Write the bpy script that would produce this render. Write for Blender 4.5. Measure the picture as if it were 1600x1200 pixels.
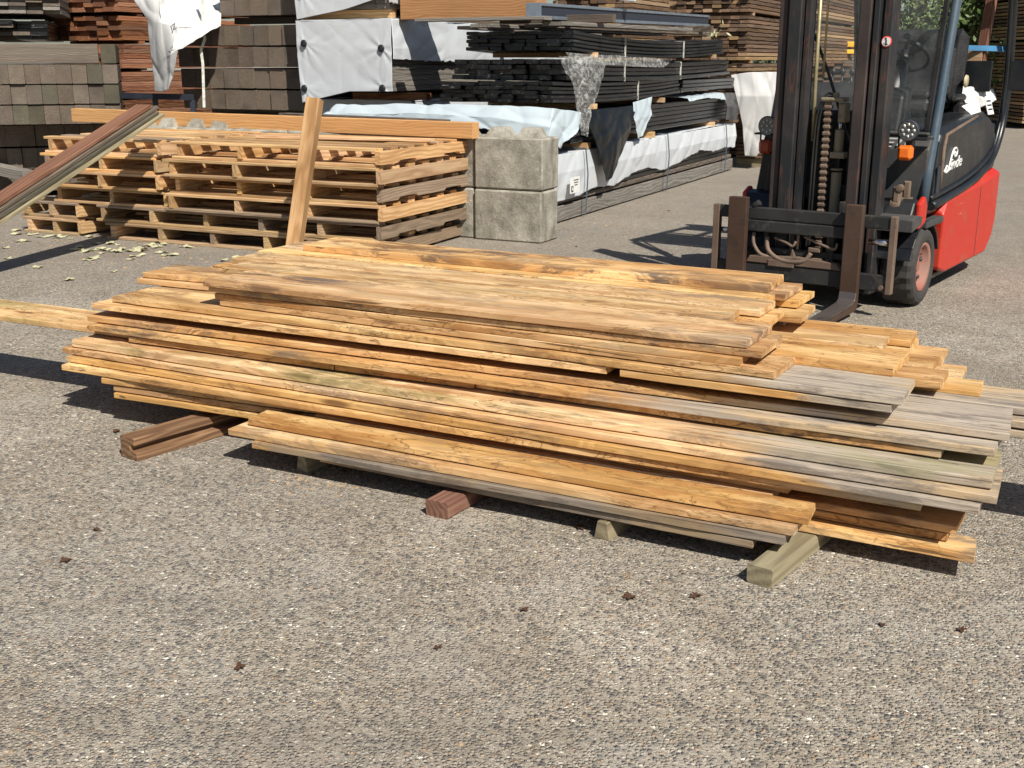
import bpy, math, random
from mathutils import Vector, Matrix, noise as mn
C = bpy.context.scene
col = C.collection
for o in list(bpy.data.objects): bpy.data.objects.remove(o)
R = math.radians
# ---------------------------------------------------------------- camera, sky, sun, exposure
FPX, CH = 1800.0, 1.4
PIT = math.atan(505 / FPX)
cam = bpy.data.objects.new('camera', bpy.data.cameras.new('camera')); col.objects.link(cam)
cam.location = (0, 0, CH); cam.rotation_euler = (R(90) - PIT, 0, 0)
cam.data.sensor_width = 36; cam.data.lens = 36 * FPX / 1600
cam.data.clip_start = 0.05; cam.data.clip_end = 500
C.camera = cam
W = bpy.data.worlds.new('World'); C.world = W; W.use_nodes = True
bg = W.node_tree.nodes['Background']; bg.inputs[1].default_value = 0.055
sky = W.node_tree.nodes.new('ShaderNodeTexSky'); sky.sky_type = 'NISHITA'; sky.sun_disc = False
SEL, SAZ = R(47), R(154)           # sun elevation, azimuth clockwise from +Y
sky.sun_elevation = SEL; sky.sun_rotation = SAZ
W.node_tree.links.new(sky.outputs[0], bg.inputs[0])
sun = bpy.data.objects.new('sun', bpy.data.lights.new('sun', 'SUN')); col.objects.link(sun)
sun.data.energy = 5.0; sun.data.angle = R(0.5); sun.data.color = (1, .945, .85)
sd = Vector((math.sin(SAZ) * math.cos(SEL), math.cos(SAZ) * math.cos(SEL), math.sin(SEL)))
sun.rotation_euler = sd.to_track_quat('Z', 'Y').to_euler()
C.view_settings.view_transform = 'Standard'; C.view_settings.look = 'None'
C.view_settings.exposure = 0.3; C.view_settings.gamma = 1
C.render.engine = 'CYCLES'

def WP(px, py, z=0.0):             # point of the plane of height z that a photo pixel shows
    a = (px - 800) / FPX; b = (600 - py) / FPX
    d = Vector((a, math.cos(PIT) + b * math.sin(PIT), -math.sin(PIT) + b * math.cos(PIT)))
    t = (z - CH) / d.z
    return Vector((d.x * t, d.y * t, z))
def WY(px, py, Y):
    a = (px - 800) / FPX; b = (600 - py) / FPX
    d = Vector((a, math.cos(PIT) + b * math.sin(PIT), -math.sin(PIT) + b * math.cos(PIT)))
    t = Y / d.y
    return Vector((d.x * t, Y, CH + d.z * t))

# ---------------------------------------------------------------- node helper
class NT:
    def __init__(s, name):
        s.m = bpy.data.materials.new(name); s.m.use_nodes = True
        s.t = s.m.node_tree; s.b = s.t.nodes['Principled BSDF']
    def n(s, typ, ins=None, **kw):
        nd = s.t.nodes.new('ShaderNode' + typ)
        for k, v in kw.items(): setattr(nd, k, v)
        for k, v in (ins or {}).items(): s.set(nd.inputs[k], v)
        return nd
    def set(s, sock, v):
        if isinstance(v, bpy.types.NodeSocket): s.t.links.new(v, sock)
        elif isinstance(v, bpy.types.Node): s.t.links.new(v.outputs[0], sock)
        else: sock.default_value = v
    def math(s, op, a, b=0.0, c=0.0, clamp=False):
        return s.n('Math', {0: a, 1: b, 2: c}, operation=op, use_clamp=clamp).outputs[0]
    def sm(s, v, lo, hi, a=0.0, b=1.0):
        return s.n('MapRange', {0: v, 1: lo, 2: hi, 3: a, 4: b}, interpolation_type='SMOOTHSTEP').outputs[0]
    def mix(s, f, a, b, mode='MIX'):
        nd = s.n('Mix', data_type='RGBA', blend_type=mode)
        s.set(nd.inputs[0], f); s.set(nd.inputs[6], a if not isinstance(a, tuple) else c4(a)); s.set(nd.inputs[7], b if not isinstance(b, tuple) else c4(b))
        return nd.outputs[2]
    def noise(s, vec, scale, detail=4, rough=.55, dist=0.0):
        return s.n('TexNoise', {'Vector': vec, 'Scale': scale, 'Detail': detail, 'Roughness': rough, 'Distortion': dist}).outputs[0]
    def mp(s, vec, sc=(1, 1, 1), loc=(0, 0, 0), rot=(0, 0, 0)):
        return s.n('Mapping', {0: vec, 1: loc, 2: rot, 3: sc}).outputs[0]
    def ramp(s, f, *st):
        nd = s.n('ValToRGB', {0: f}); e = nd.color_ramp.elements
        while len(e) < len(st): e.new(.5)
        for i, (p, c) in enumerate(st): e[i].position = p; e[i].color = c4(c)
        return nd.outputs[0]
    def bump(s, h, dist, st=1.0, prev=None):
        nd = s.n('Bump', {'Height': h, 'Distance': dist, 'Strength': st})
        if prev is not None: s.set(nd.inputs['Normal'], prev)
        return nd.outputs[0]
    def out(s, colr, rough=.6, normal=None, metal=0.0, spec=.4):
        s.set(s.b.inputs['Base Color'], c4(colr) if isinstance(colr, tuple) else colr)
        s.set(s.b.inputs['Roughness'], rough); s.set(s.b.inputs['Metallic'], metal)
        s.b.inputs['Specular IOR Level'].default_value = spec
        if normal is not None: s.set(s.b.inputs['Normal'], normal)
        return s.m
def c4(c): return tuple(c) if len(c) == 4 else (c[0], c[1], c[2], 1)
def objvec(s, k=31.0):             # object coordinates shifted by a random amount for each object
    tc = s.n('TexCoord'); oi = s.n('ObjectInfo')
    r = oi.outputs['Random']
    v = s.n('CombineXYZ', {0: s.math('MULTIPLY', r, k), 1: s.math('MULTIPLY', r, k * .73), 2: s.math('MULTIPLY', r, k * 1.7)})
    return s.n('VectorMath', {0: tc.outputs['Object'], 1: v.outputs[0]}, operation='ADD').outputs[0], tc, oi, r

def wood(name, lite, mid, dark, fine=1.0, grain=1.0, rough=.68, spec=.25, vary=.25, blot=.35, plank=False, ringk=16, bumpk=1.0):
    s = NT(name); v, tc, oi, r = objvec(s)
    big = s.noise(s.mp(v, (.9, 2.2, 2.2)), 1.6, 3)
    # growth rings round a centre line beside the board: rings at the ends, figure on the faces
    warp = s.n('TexNoise', {'Vector': s.mp(v, (1.3, 5, 5)), 'Scale': 1.0, 'Detail': 3}).outputs[1]
    w1 = s.n('VectorMath', {0: warp, 1: (.5, .5, .5)}, operation='SUBTRACT').outputs[0]
    w2 = s.n('VectorMath', {0: w1, 3: .30 if plank else .12}, operation='SCALE').outputs[0]
    vo = s.n('VectorMath', {0: tc.outputs['Object'], 1: w2}, operation='ADD').outputs[0]
    off = s.n('CombineXYZ', {0: 0.0, 1: s.math('MULTIPLY_ADD', r, .5, -.35), 2: s.math('MULTIPLY_ADD', r, .16, .05)})
    vo = s.n('VectorMath', {0: vo, 1: off.outputs[0]}, operation='ADD').outputs[0]
    ring = s.n('TexWave', {'Vector': s.mp(vo, (.06, 1, 1)), 'Scale': ringk, 'Distortion': 2.5, 'Detail': 3, 'Detail Scale': 2.0}, wave_type='RINGS', rings_direction='X').outputs[1]
    fib = s.noise(s.mp(v, (3.5, 150 * fine, 150 * fine)), 1, 5, .7)
    fib2 = s.noise(s.mp(v, (1.1, 62 * fine, 62 * fine) if plank else (1.1, 48 * fine, 48 * fine)), 1, 4, .6)
    g = s.math('ADD', s.math('MULTIPLY', ring, .42 * grain), s.math('MULTIPLY_ADD', fib2, .40 if plank else .62, .11 if plank else 0.0))
    g = s.math('MULTIPLY_ADD', s.math('SUBTRACT', g, .5), .75 if plank else .8, .45)
    c = s.ramp(g, (.25, lite), (.52, mid), (.86, dark))
    c = s.mix(s.sm(fib, .42, .72, 0, .22 if plank else .38), c, dark)
    c = s.mix(s.sm(big, .42, .75, 0, blot), c, dark)
    val = s.math('MULTIPLY_ADD', r, vary, 1 - vary * .5)
    r2 = s.math('FRACT', s.math('MULTIPLY', r, 17.3))
    c = s.n('HueSaturation', {'Hue': s.math('MULTIPLY_ADD', r2, .010, .4955), 'Saturation': s.math('MULTIPLY_ADD', s.math('FRACT', s.math('MULTIPLY', r, 41.7)), .2, .88), 'Value': val, 'Color': c}).outputs[0]
    if plank:
        cc = s.n('SeparateColor', {0: oi.outputs['Color']}); gs, tone, stn = cc.outputs[0], cc.outputs[1], cc.outputs[2]; grn = oi.outputs['Alpha']
        gx = s.n('SeparateXYZ', {0: tc.outputs['Generated']}).outputs[0]
        zn = s.noise(s.mp(v, (1.0, 4.5, 4.5), (6, 6, 6)), 1, 3, .55, 1.6)
        zr = s.n('ValToRGB', {0: zn}); zr.color_ramp.interpolation = 'CONSTANT'; ze = zr.color_ramp.elements
        while len(ze) < 5: ze.new(.5)
        for i_, (p_, k_) in enumerate(((0, .80), (.42, 1.0), (.50, .88), (.55, 1.1), (.63, .82))): ze[i_].position = p_; ze[i_].color = (k_, k_ * (.97 if k_ < 1 else 1), k_ * (.88 if k_ < 1 else 1), 1)
        c = s.mix(.85, c, zr.outputs[0], 'MULTIPLY')
        # tone: pale sapwood .. brown-orange heart
        c = s.mix(s.math('MULTIPLY', tone, s.sm(s.noise(s.mp(v, (1.1, 7, 7)), 1, 4), .3, .62)), c, s.mix(.6, c, (.33, .13, .035), 'MIX'))
        # spalting: wavy zone lines and darker islands
        nn = s.noise(s.mp(v, (2.2, 9, 9)), 1, 5, .6, 1.4)
        line = s.sm(s.math('ABSOLUTE', s.math('SUBTRACT', nn, .5)), .0, .014, 1, 0)
        line2 = s.sm(s.math('ABSOLUTE', s.math('SUBTRACT', s.noise(s.mp(v, (1.3, 6, 6), (4, 7, 1)), 1, 4, .5, 2.0), .47)), .0, .012, .8, 0)
        line = s.math('MAXIMUM', line, line2)
        patch = s.sm(s.noise(s.mp(v, (1.0, 2.5, 2.5), (3, 1, 7)), 1.3, 2), .42, .55)
        c = s.mix(s.math('MULTIPLY', s.math('MULTIPLY', line, patch), .8), c, (.16, .065, .02))
        isl = s.math('MULTIPLY', s.sm(nn, .56, .6), patch)
        c = s.mix(s.math('MULTIPLY', isl, .55), c, (.34, .15, .045))
        c = s.mix(s.sm(s.noise(s.mp(v, (3.0, 14, 14), (2, 2, 9)), 1, 6, .75, .8), .56, .66, 0, .35), c, (.42, .22, .09))
        # blue-grey and brown water stains
        sn = s.noise(s.mp(v, (2.6, 7, 7), (9, 4, 2)), 1, 7, .75, .9)
        sf = s.math('MULTIPLY', s.sm(sn, .47, .58), s.math('MULTIPLY', stn, s.sm(s.noise(s.mp(v, (.9, 1.5, 1.5), (3, 3, 3)), 1, 1), .40, .60, .4, 1.7), clamp=True))
        sf = s.math('MULTIPLY', sf, s.sm(fib2, .25, .6, .65, 1))
        c = s.mix(s.math('MULTIPLY', sf, .85), c, s.mix(s.sm(big, .4, .6), (.075, .075, .085), (.17, .085, .035)))
        # knots
        kv = s.n('TexVoronoi', {'Vector': s.mp(v, (1.6, 7, 7)), 'Scale': 1.0, 'Randomness': 1.0}).outputs[0]
        kn = s.sm(kv, .05, .14, 1, 0)
        c = s.mix(s.math('MULTIPLY', kn, .75), c, (.11, .045, .018))
        # weathered grey end
        gn = s.math('MULTIPLY_ADD', s.noise(s.mp(v, (1.6, 11, 11)), 1, 5, .65), .34, s.math('SUBTRACT', gx, .17))
        gf = s.sm(s.math('SUBTRACT', gn, s.math('MULTIPLY', gs, 1.09)), -.01, .09)
        gc = s.ramp(fib2, (.3, (.54, .47, .385)), (.5, (.40, .35, .29)), (.74, (.19, .165, .135)))
        gc = s.mix(s.sm(s.noise(s.mp(v, (1.2, 4, 4), (5, 5, 5)), 1.5, 3), .45, .60, 0, .7), gc, (.56, .40, .22))
        gc = s.mix(s.sm(s.noise(s.mp(v, (2.6, 12, 12), (15, 5, 5)), 1.5, 6, .75), .50, .62, 0, .75), gc, (.16, .145, .135))
        gc = s.mix(s.sm(s.noise(s.mp(v, (1.5, 110, 110), (5, 1, 5)), 1, 2, .5), .62, .68, 0, .8), gc, (.07, .06, .05))
        gc = s.mix(s.sm(gs, .0, .1, .8, 0), gc, s.mix(.8, gc, (.26, .255, .27), 'MULTIPLY'))
        c = s.mix(s.math('MULTIPLY', gf, .93), c, gc)
        gg = s.math('MULTIPLY', s.sm(s.noise(s.mp(v, (1.2, 4, 4), (1, 8, 3)), 1.2, 4), .46, .6), grn)
        c = s.mix(s.math('MULTIPLY', gg, .55), c, (.22, .23, .08))
        c = s.mix(s.sm(s.noise(s.mp(v, (9, 60, 60)), 1, 2), .70, .76, 0, .8), c, (.09, .05, .03))
    h = s.math('ADD', s.math('MULTIPLY', fib, 1.0), s.math('MULTIPLY', fib2, .6))
    saw = s.n('TexWave', {'Vector': s.mp(v, (1, .15, .15)), 'Scale': 60.0, 'Distortion': 3.0, 'Detail': 2}, wave_type='BANDS').outputs[1]
    h = s.math('ADD', h, s.math('MULTIPLY', saw, .12))
    if plank: c = s.mix(s.sm(s.noise(s.mp(v, (2.5, 90, 90), (8, 8, 1)), 1, 2, .5), .67, .71, 0, .8), c, (.10, .05, .02))
    return s.out(c, rough, s.bump(h, .0016 * bumpk, .8), spec=spec)

def plain(name, c, rough=.5, metal=0.0, spec=.4, var=.25, sc=6, dirt=None, dirtf=.5, bump=.0, bsc=60):
    s = NT(name); v, tc, oi, r = objvec(s, 9)
    n1 = s.noise(v, sc, 6, .65)
    k = s.sm(n1, .3, .7, 1 - var, 1 + var)
    cc = s.n('HueSaturation', {'Value': k, 'Color': c4(c)}).outputs[0]
    if dirt: cc = s.mix(s.sm(s.noise(v, sc * .6, 8, .7), .45, .68, 0, dirtf), cc, dirt)
    nrm = s.bump(s.noise(v, bsc, 4), bump) if bump else None
    rg = s.sm(n1, .3, .7, max(0, rough - .1), min(1, rough + .12))
    return s.out(cc, rg, nrm, metal, spec)

M = {}
M['plank'] = wood('fresh_sawn_oak', (.85, .61, .325), (.69, .435, .19), (.36, .18, .07), plank=True, vary=.26, blot=.28, ringk=2.6)
M['pallet'] = wood('pallet_pine', (.72, .49, .26), (.58, .355, .165), (.30, .16, .07), vary=.55, blot=.6, ringk=10)
M['pallet_grey'] = wood('grey_pallet_wood', (.36, .27, .19), (.26, .19, .13), (.13, .09, .06), vary=.3)
M['pallet_brown'] = wood('brown_pallet_wood', (.50, .35, .20), (.38, .25, .13), (.20, .12, .06), vary=.5, blot=.45)
M['post'] = wood('mottled_post', (.58, .38, .20), (.44, .27, .13), (.22, .12, .05), vary=.1, blot=.7)
M['orange_beam'] = wood('orange_pine', (.70, .40, .18), (.62, .33, .13), (.42, .19, .07), vary=.15, blot=.2)
M['sleeper'] = wood('weathered_timber', (.215, .175, .135), (.125, .098, .076), (.05, .038, .03), vary=.35, blot=.5, ringk=24)
M['sleeper_green'] = wood('mossy_timber', (.155, .135, .095), (.098, .088, .06), (.042, .038, .028), vary=.35, blot=.5, ringk=24)
M['redbrown'] = wood('red_brown_boards', (.33, .165, .09), (.22, .092, .048), (.08, .034, .022), vary=.9, blot=.4)
M['decking'] = wood('brown_decking', (.24, .155, .10), (.135, .082, .052), (.05, .03, .02), vary=.8, blot=.4)
M['decking_lite'] = wood('tan_decking', (.44, .31, .18), (.31, .20, .105), (.14, .085, .045), vary=.6, blot=.3)
M['reddish'] = wood('red_hardwood', (.30, .165, .115), (.22, .105, .068), (.11, .05, .034), vary=.2)
M['greenwood'] = wood('green_treated_wood', (.34, .29, .18), (.25, .205, .12), (.13, .105, .065), vary=.25, ringk=9)
M['greywood'] = wood('grey_weathered_wood', (.30, .275, .24), (.20, .18, .155), (.10, .09, .08), vary=.4)
M['glulam'] = wood('brown_laminated_wood', (.46, .27, .135), (.39, .215, .10), (.26, .13, .06), vary=.15, blot=.2)
M['support'] = wood('support_hardwood', (.30, .19, .115), (.19, .11, .065), (.08, .045, .028), vary=.2)
M['bark'] = wood('bark', (.12, .10, .07), (.08, .06, .045), (.03, .025, .02))

s = NT('black_composite'); v, tc, oi, r = objvec(s)
k = s.noise(s.mp(v, (2, 30, 30)), 1, 5, .7)
cb = s.ramp(k, (.3, (.003, .0035, .004)), (.60, (.009, .010, .012)), (.76, (.11, .11, .11)))
cb = s.mix(s.sm(s.noise(s.mp(v, (1.5, 9, 9)), 2, 8, .8), .60, .66, 0, .6), cb, (.20, .19, .175))
M['black'] = s.out(cb, .30, s.bump(k, .002), spec=.5)
def sheetmat(name, c, rough, trans=0.0, dirt=.25, dc=(.45, .42, .37)):
    s = NT(name); v, tc, oi, r = objvec(s)
    cc = s.mix(s.sm(s.noise(v, 2.2, 7, .7), .5, .75, 0, dirt), c, dc)
    m = s.out(cc, rough, s.bump(s.noise(s.mp(v, (1, 1, 1)), 5, 4, .5, .9), .012, .35), spec=.4)
    return m
M['wrap'] = sheetmat('white_wrap_film', (.56, .59, .62), .36, dirt=.2, dc=(.5, .5, .47))
M['wrap_blue'] = sheetmat('pale_blue_wrap', (.47, .545, .59), .32, dirt=.3, dc=(.4, .42, .40))
M['tarp'] = sheetmat('white_tarp', (.60, .60, .59), .5, dirt=.12)
M['black_film'] = sheetmat('black_film', (.007, .007, .008), .3, dirt=.25, dc=(.09, .085, .08))
s = NT('clear_film')
s.set(s.b.inputs['Base Color'], (.85, .86, .84, 1)); s.b.inputs['Roughness'].default_value = .12
tcn = s.n('TexCoord'); s.set(s.b.inputs['Alpha'], s.sm(s.noise(tcn.outputs['Object'], 14, 5, .7, 1.5), .42, .72, .05, .42))
s.set(s.b.inputs['Normal'], s.bump(s.noise(tcn.outputs['Object'], 25, 4, .6, 2), .02)); M['clear'] = s.m
# concrete block
s = NT('concrete_block'); v, tc, oi, r = objvec(s, 7)
n1 = s.noise(v, 5, 8, .72); n2 = s.noise(v, 60, 4, .7)
cc = s.ramp(n1, (.3, (.15, .14, .115)), (.5, (.32, .30, .25)), (.7, (.50, .48, .41)))
cc = s.mix(s.sm(n2, .55, .75, 0, .5), cc, (.12, .11, .085))
cc = s.mix(s.sm(s.noise(v, 9, 8, .85), .60, .63, 0, .7), cc, (.62, .60, .53))
cc = s.mix(s.sm(s.noise(s.mp(v, (3, 3, .6)), 2, 6, .7), .52, .68, 0, .6), cc, (.13, .12, .09))
M['concrete'] = s.out(cc, .9, s.bump(s.math('ADD', n1, s.math('MULTIPLY', n2, .4)), .012), spec=.2)
# ground: exposed aggregate concrete
s = NT('exposed_aggregate'); tc = s.n('TexCoord'); v = tc.outputs['Object']
vd = s.n('VectorMath', {0: v, 1: s.n('VectorMath', {0: s.n('TexNoise', {'Vector': v, 'Scale': 40.0, 'Detail': 2}).outputs[1], 3: .012}, operation='SCALE').outputs[0]}, operation='ADD').outputs[0]
def stones(sc, off):
    vo = s.n('TexVoronoi', {'Vector': s.mp(vd, (1, 1, 1), (off, off * 2, 0)), 'Scale': sc, 'Randomness': 1.0}, voronoi_dimensions='2D')
    ed = s.n('TexVoronoi', {'Vector': s.mp(vd, (1, 1, 1), (off, off * 2, 0)), 'Scale': sc, 'Randomness': 1.0}, voronoi_dimensions='2D', feature='DISTANCE_TO_EDGE')
    return vo.outputs[0], s.n('SeparateColor', {0: vo.outputs[1]}), ed.outputs[0]
d1, c1, e1 = stones(92, 0); d2, c2, e2 = stones(230, 3.3)
stone = s.ramp(c1.outputs[0], (.0, (.15, .14, .125)), (.25, (.26, .235, .20)), (.5, (.38, .345, .285)), (.75, (.30, .265, .215)), (.94, (.48, .44, .37)), (1., (.80, .76, .66)))
stone = s.mix(s.sm(c1.outputs[1], .90, .94, 0, .5), stone, (.36, .22, .12))
stone = s.mix(s.sm(c1.outputs[2], .84, .88, 0, .85), stone, (.075, .078, .088))
small = s.ramp(c2.outputs[0], (.0, (.10, .09, .075)), (.3, (.27, .24, .195)), (.8, (.41, .37, .31)), (.96, (.52, .47, .38)), (1., (.85, .81, .70)))
mat_ = s.mix(s.sm(s.noise(v, 170, 3, .7), .35, .65), (.23, .205, .165), (.40, .36, .30))
mat_ = s.mix(s.math('MULTIPLY', s.sm(e2, .03, .12), .75), mat_, small)
expo = s.sm(s.math('ADD', c1.outputs[1], s.math('MULTIPLY', s.noise(v, 1.6, 5, .6), .8)), .55, .7)
sf = s.math('MULTIPLY', s.sm(e1, .04, .16), expo)
g = s.mix(sf, mat_, stone)
g = s.mix(s.math('MULTIPLY', s.sm(e1, .02, .09, 1, 0), s.math('MULTIPLY', expo, .5)), g, (.13, .115, .10))
wear = s.noise(v, .55, 6, .62); wear2 = s.noise(v, 2.7, 5, .6)
g = s.mix(1.0, g, s.ramp(wear, (.32, (.84, .81, .79)), (.46, (1.14, 1.13, 1.12)), (.53, (1.07, 1.03, .98)), (.62, (1.32, 1.30, 1.28)), (.7, (1.1, 1.06, 1.02))), 'MULTIPLY')
g = s.mix(s.sm(wear2, .50, .70, 0, .45), g, (.42, .385, .335))
g = s.mix(s.sm(s.noise(s.mp(v, (1, 1, 1), (11, 2, 0)), .9, 5, .6), .54, .66, 0, .4), g, (.27, .225, .175))
g = s.mix(s.sm(s.noise(s.mp(v, (1, 1, 1), (7, 3, 0)), 1.9, 6, .7), .66, .78, 0, .5), g, (.11, .095, .08))
g = s.mix(s.sm(s.noise(s.mp(v, (1, 1, 1), (2, 9, 0)), 5, 7, .75), .64, .74, 0, .55), g, (.20, .13, .075))
g = s.mix(s.sm(s.noise(s.mp(v, (.25, 2.2, 1), (2, 1, 0), (0, 0, .5)), 1.3, 5, .6), .55, .72, 0, .28), g, (.15, .135, .115))
g = s.mix(s.sm(s.noise(s.mp(v, (1, 1, 1), (4, 4, 0)), 28, 3, .6), .72, .78, 0, .7), g, (.085, .07, .055))
yy = s.n('SeparateXYZ', {0: v}).outputs[1]
far = s.sm(s.math('ADD', yy, s.math('MULTIPLY', s.noise(v, .8, 4), 3)), 6.5, 11.5)
g = s.mix(s.math('MULTIPLY', far, .55), g, s.mix(s.noise(v, 9, 5, .7), (.20, .175, .145), (.36, .32, .27)))
hh = s.math('ADD', s.math('MULTIPLY', s.sm(d1, .1, .62, 1, 0), sf), s.math('MULTIPLY', s.sm(d2, .1, .6, 1, 0), .22))
hh = s.math('ADD', hh, s.math('MULTIPLY', s.noise(v, 300, 2), .25))
M['ground'] = s.out(g, .82, s.bump(hh, .0055, .9), spec=.3)
# forklift paints
def worn(name, c, chip, chipf=.55, rough=.4, metal=0.0, dust=(.25, .22, .18), dustf=.3, spec=.5, st=(1, 1, 1), scr=None):
    s = NT(name); v, tc, oi, r = objvec(s, 5)
    n1 = s.noise(s.mp(v, st), 9, 8, .72, .6); n2 = s.noise(v, 3, 5, .6)
    cc = s.mix(s.sm(n2, .4, .8, 0, dustf), c, dust)
    cc = s.mix(s.sm(n1, .56, .62, 0, chipf), cc, chip)
    if scr: cc = s.mix(s.sm(s.noise(s.mp(v, (1.2, 1, 42)), 1.6, 3, .5, .3), .70, .74, 0, .75), cc, scr)
    return s.out(cc, s.sm(n2, .3, .7, rough, rough + .25), s.bump(n1, .002), metal, spec)
M['red'] = worn('red_paint', (.50, .024, .012), (.34, .085, .05), .5, .35, dust=(.40, .085, .045), dustf=.55, scr=(.6, .38, .33))
M['fblack'] = worn('black_paint', (.010, .012, .015), (.13, .05, .04), .10, .24, dust=(.05, .046, .042), dustf=.28)
M['mast'] = worn('worn_mast_steel', (.018, .020, .023), (.11, .045, .028), .7, .42, .1, dust=(.07, .055, .045), dustf=.5, st=(4, 4, .5))
M['mastred'] = worn('rusty_red_rail', (.034, .026, .025), (.13, .042, .026), .7, .5, .1, dust=(.10, .07, .058), dustf=.6, st=(4, 4, .4))
M['carriage'] = worn('carriage_steel', (.018, .019, .020), (.08, .073, .056), .45, .5, .1, dust=(.055, .048, .038), dustf=.5)
M['fork'] = worn('fork_steel', (.085, .048, .032), (.05, .036, .028), .6, .42, .35, dust=(.11, .075, .055), dustf=.5)
M['forkbare'] = worn('bare_fork_steel', (.20, .17, .16), (.07, .045, .038), .6, .32, .7, dust=(.12, .085, .07), dustf=.5)
M['rustdust'] = worn('rusty_dusty_steel', (.13, .085, .06), (.07, .05, .04), .6, .7, .0, dust=(.26, .20, .145), dustf=.7)
M['beige'] = worn('dirty_beige_paint', (.24, .20, .13), (.11, .09, .06), .6, .6, dust=(.32, .27, .19), dustf=.5)
M['bluegrey'] = worn('blue_grey_paint', (.055, .085, .115), (.12, .12, .12), .2, .3, dust=(.11, .12, .125), dustf=.4)
M['dullgrey'] = worn('dusty_grey_panel', (.045, .048, .05), (.09, .08, .066), .5, .5, dust=(.12, .105, .09), dustf=.6)
M['rubber'] = worn('tyre_rubber', (.045, .042, .040), (.075, .068, .06), .5, .75, dust=(.11, .098, .085), dustf=.6, spec=.3)
M['rim'] = worn('dusty_red_rim', (.30, .11, .08), (.22, .16, .13), .6, .6, dust=(.27, .19, .155), dustf=.7)
M['seat'] = plain('black_vinyl', (.016, .016, .017), .45, bump=.002)
M['rubberhose'] = plain('hose', (.022, .021, .02), .4)
M['dusthose'] = plain('dusty_hose', (.17, .12, .09), .7)
M['chrome'] = plain('chrome_rod', (.7, .7, .72), .12, 1.0, var=.05)
M['alu'] = plain('aluminium_profile', (.30, .35, .42), .3, .6, var=.1)
M['white'] = plain('white_print', (.75, .75, .73), .5, var=.05)
M['ink'] = plain('dark_print', (.03, .035, .05), .5, var=.05)
M['redink'] = plain('red_print', (.6, .04, .03), .5, var=.05)
M['orange'] = plain('orange_lens', (.85, .17, .02), .2, spec=.6, var=.15, sc=30)
M['amberdark'] = plain('dark_amber_lens', (.35, .06, .02), .3)
M['yellow'] = plain('yellow_paint', (.8, .42, .03), .5)
M['cream'] = plain('cream_disc', (.48, .42, .26), .5)
M['strap'] = plain('strap', (.62, .62, .56), .5, var=.3, sc=20)
M['bluestrap'] = plain('blue_strap', (.06, .22, .42), .6)
M['blackdisc'] = plain('black_washer', (.02, .02, .024), .4)
M['leaf_pale'] = plain('wilted_pale_leaf', (.50, .49, .30), .7, var=.3, sc=20, dirt=(.60, .54, .40), dirtf=.8, bump=.003)
M['leaf_brown'] = plain('dry_brown_leaf', (.10, .045, .025), .8, var=.4, sc=30, dirt=(.24, .13, .07), dirtf=.6, bump=.003)
M['chipmat'] = plain('wood_crumbs', (.36, .24, .13), .9, var=.5, sc=3, dirt=(.08, .05, .03), dirtf=.8)
M['spark'] = plain('led', (.55, .56, .56), .15, .4)
M['lens'] = plain('lamp_reflector', (.16, .165, .17), .2, .6)
M['brass'] = plain('brass_pipe', (.42, .36, .20), .35, .5)
s = NT('cab_glass'); s.b.inputs['Base Color'].default_value = (.75, .82, .82, 1); s.b.inputs['Roughness'].default_value = .03
s.b.inputs['Specular IOR Level'].default_value = .6
tcn = s.n('TexCoord'); s.set(s.b.inputs['Alpha'], s.sm(s.noise(tcn.outputs['Object'], 4, 7, .7), .35, .8, .01, .05)); M['glass'] = s.m
def leafm(name, c, c2):
    s = NT(name); v, tc, oi, r = objvec(s, 3)
    gx = s.noise(tc.outputs['Object'], 2.5, 3)
    m = s.out(s.mix(s.sm(s.noise(tc.outputs['Object'], 23, 2), .35, .65), c, c2), .5, spec=.3)
    return m
M['leafA'] = leafm('green_leaves', (.07, .12, .03), (.20, .26, .09))
M['leafB'] = leafm('dark_green_leaves', (.05, .09, .025), (.15, .20, .07))

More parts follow.
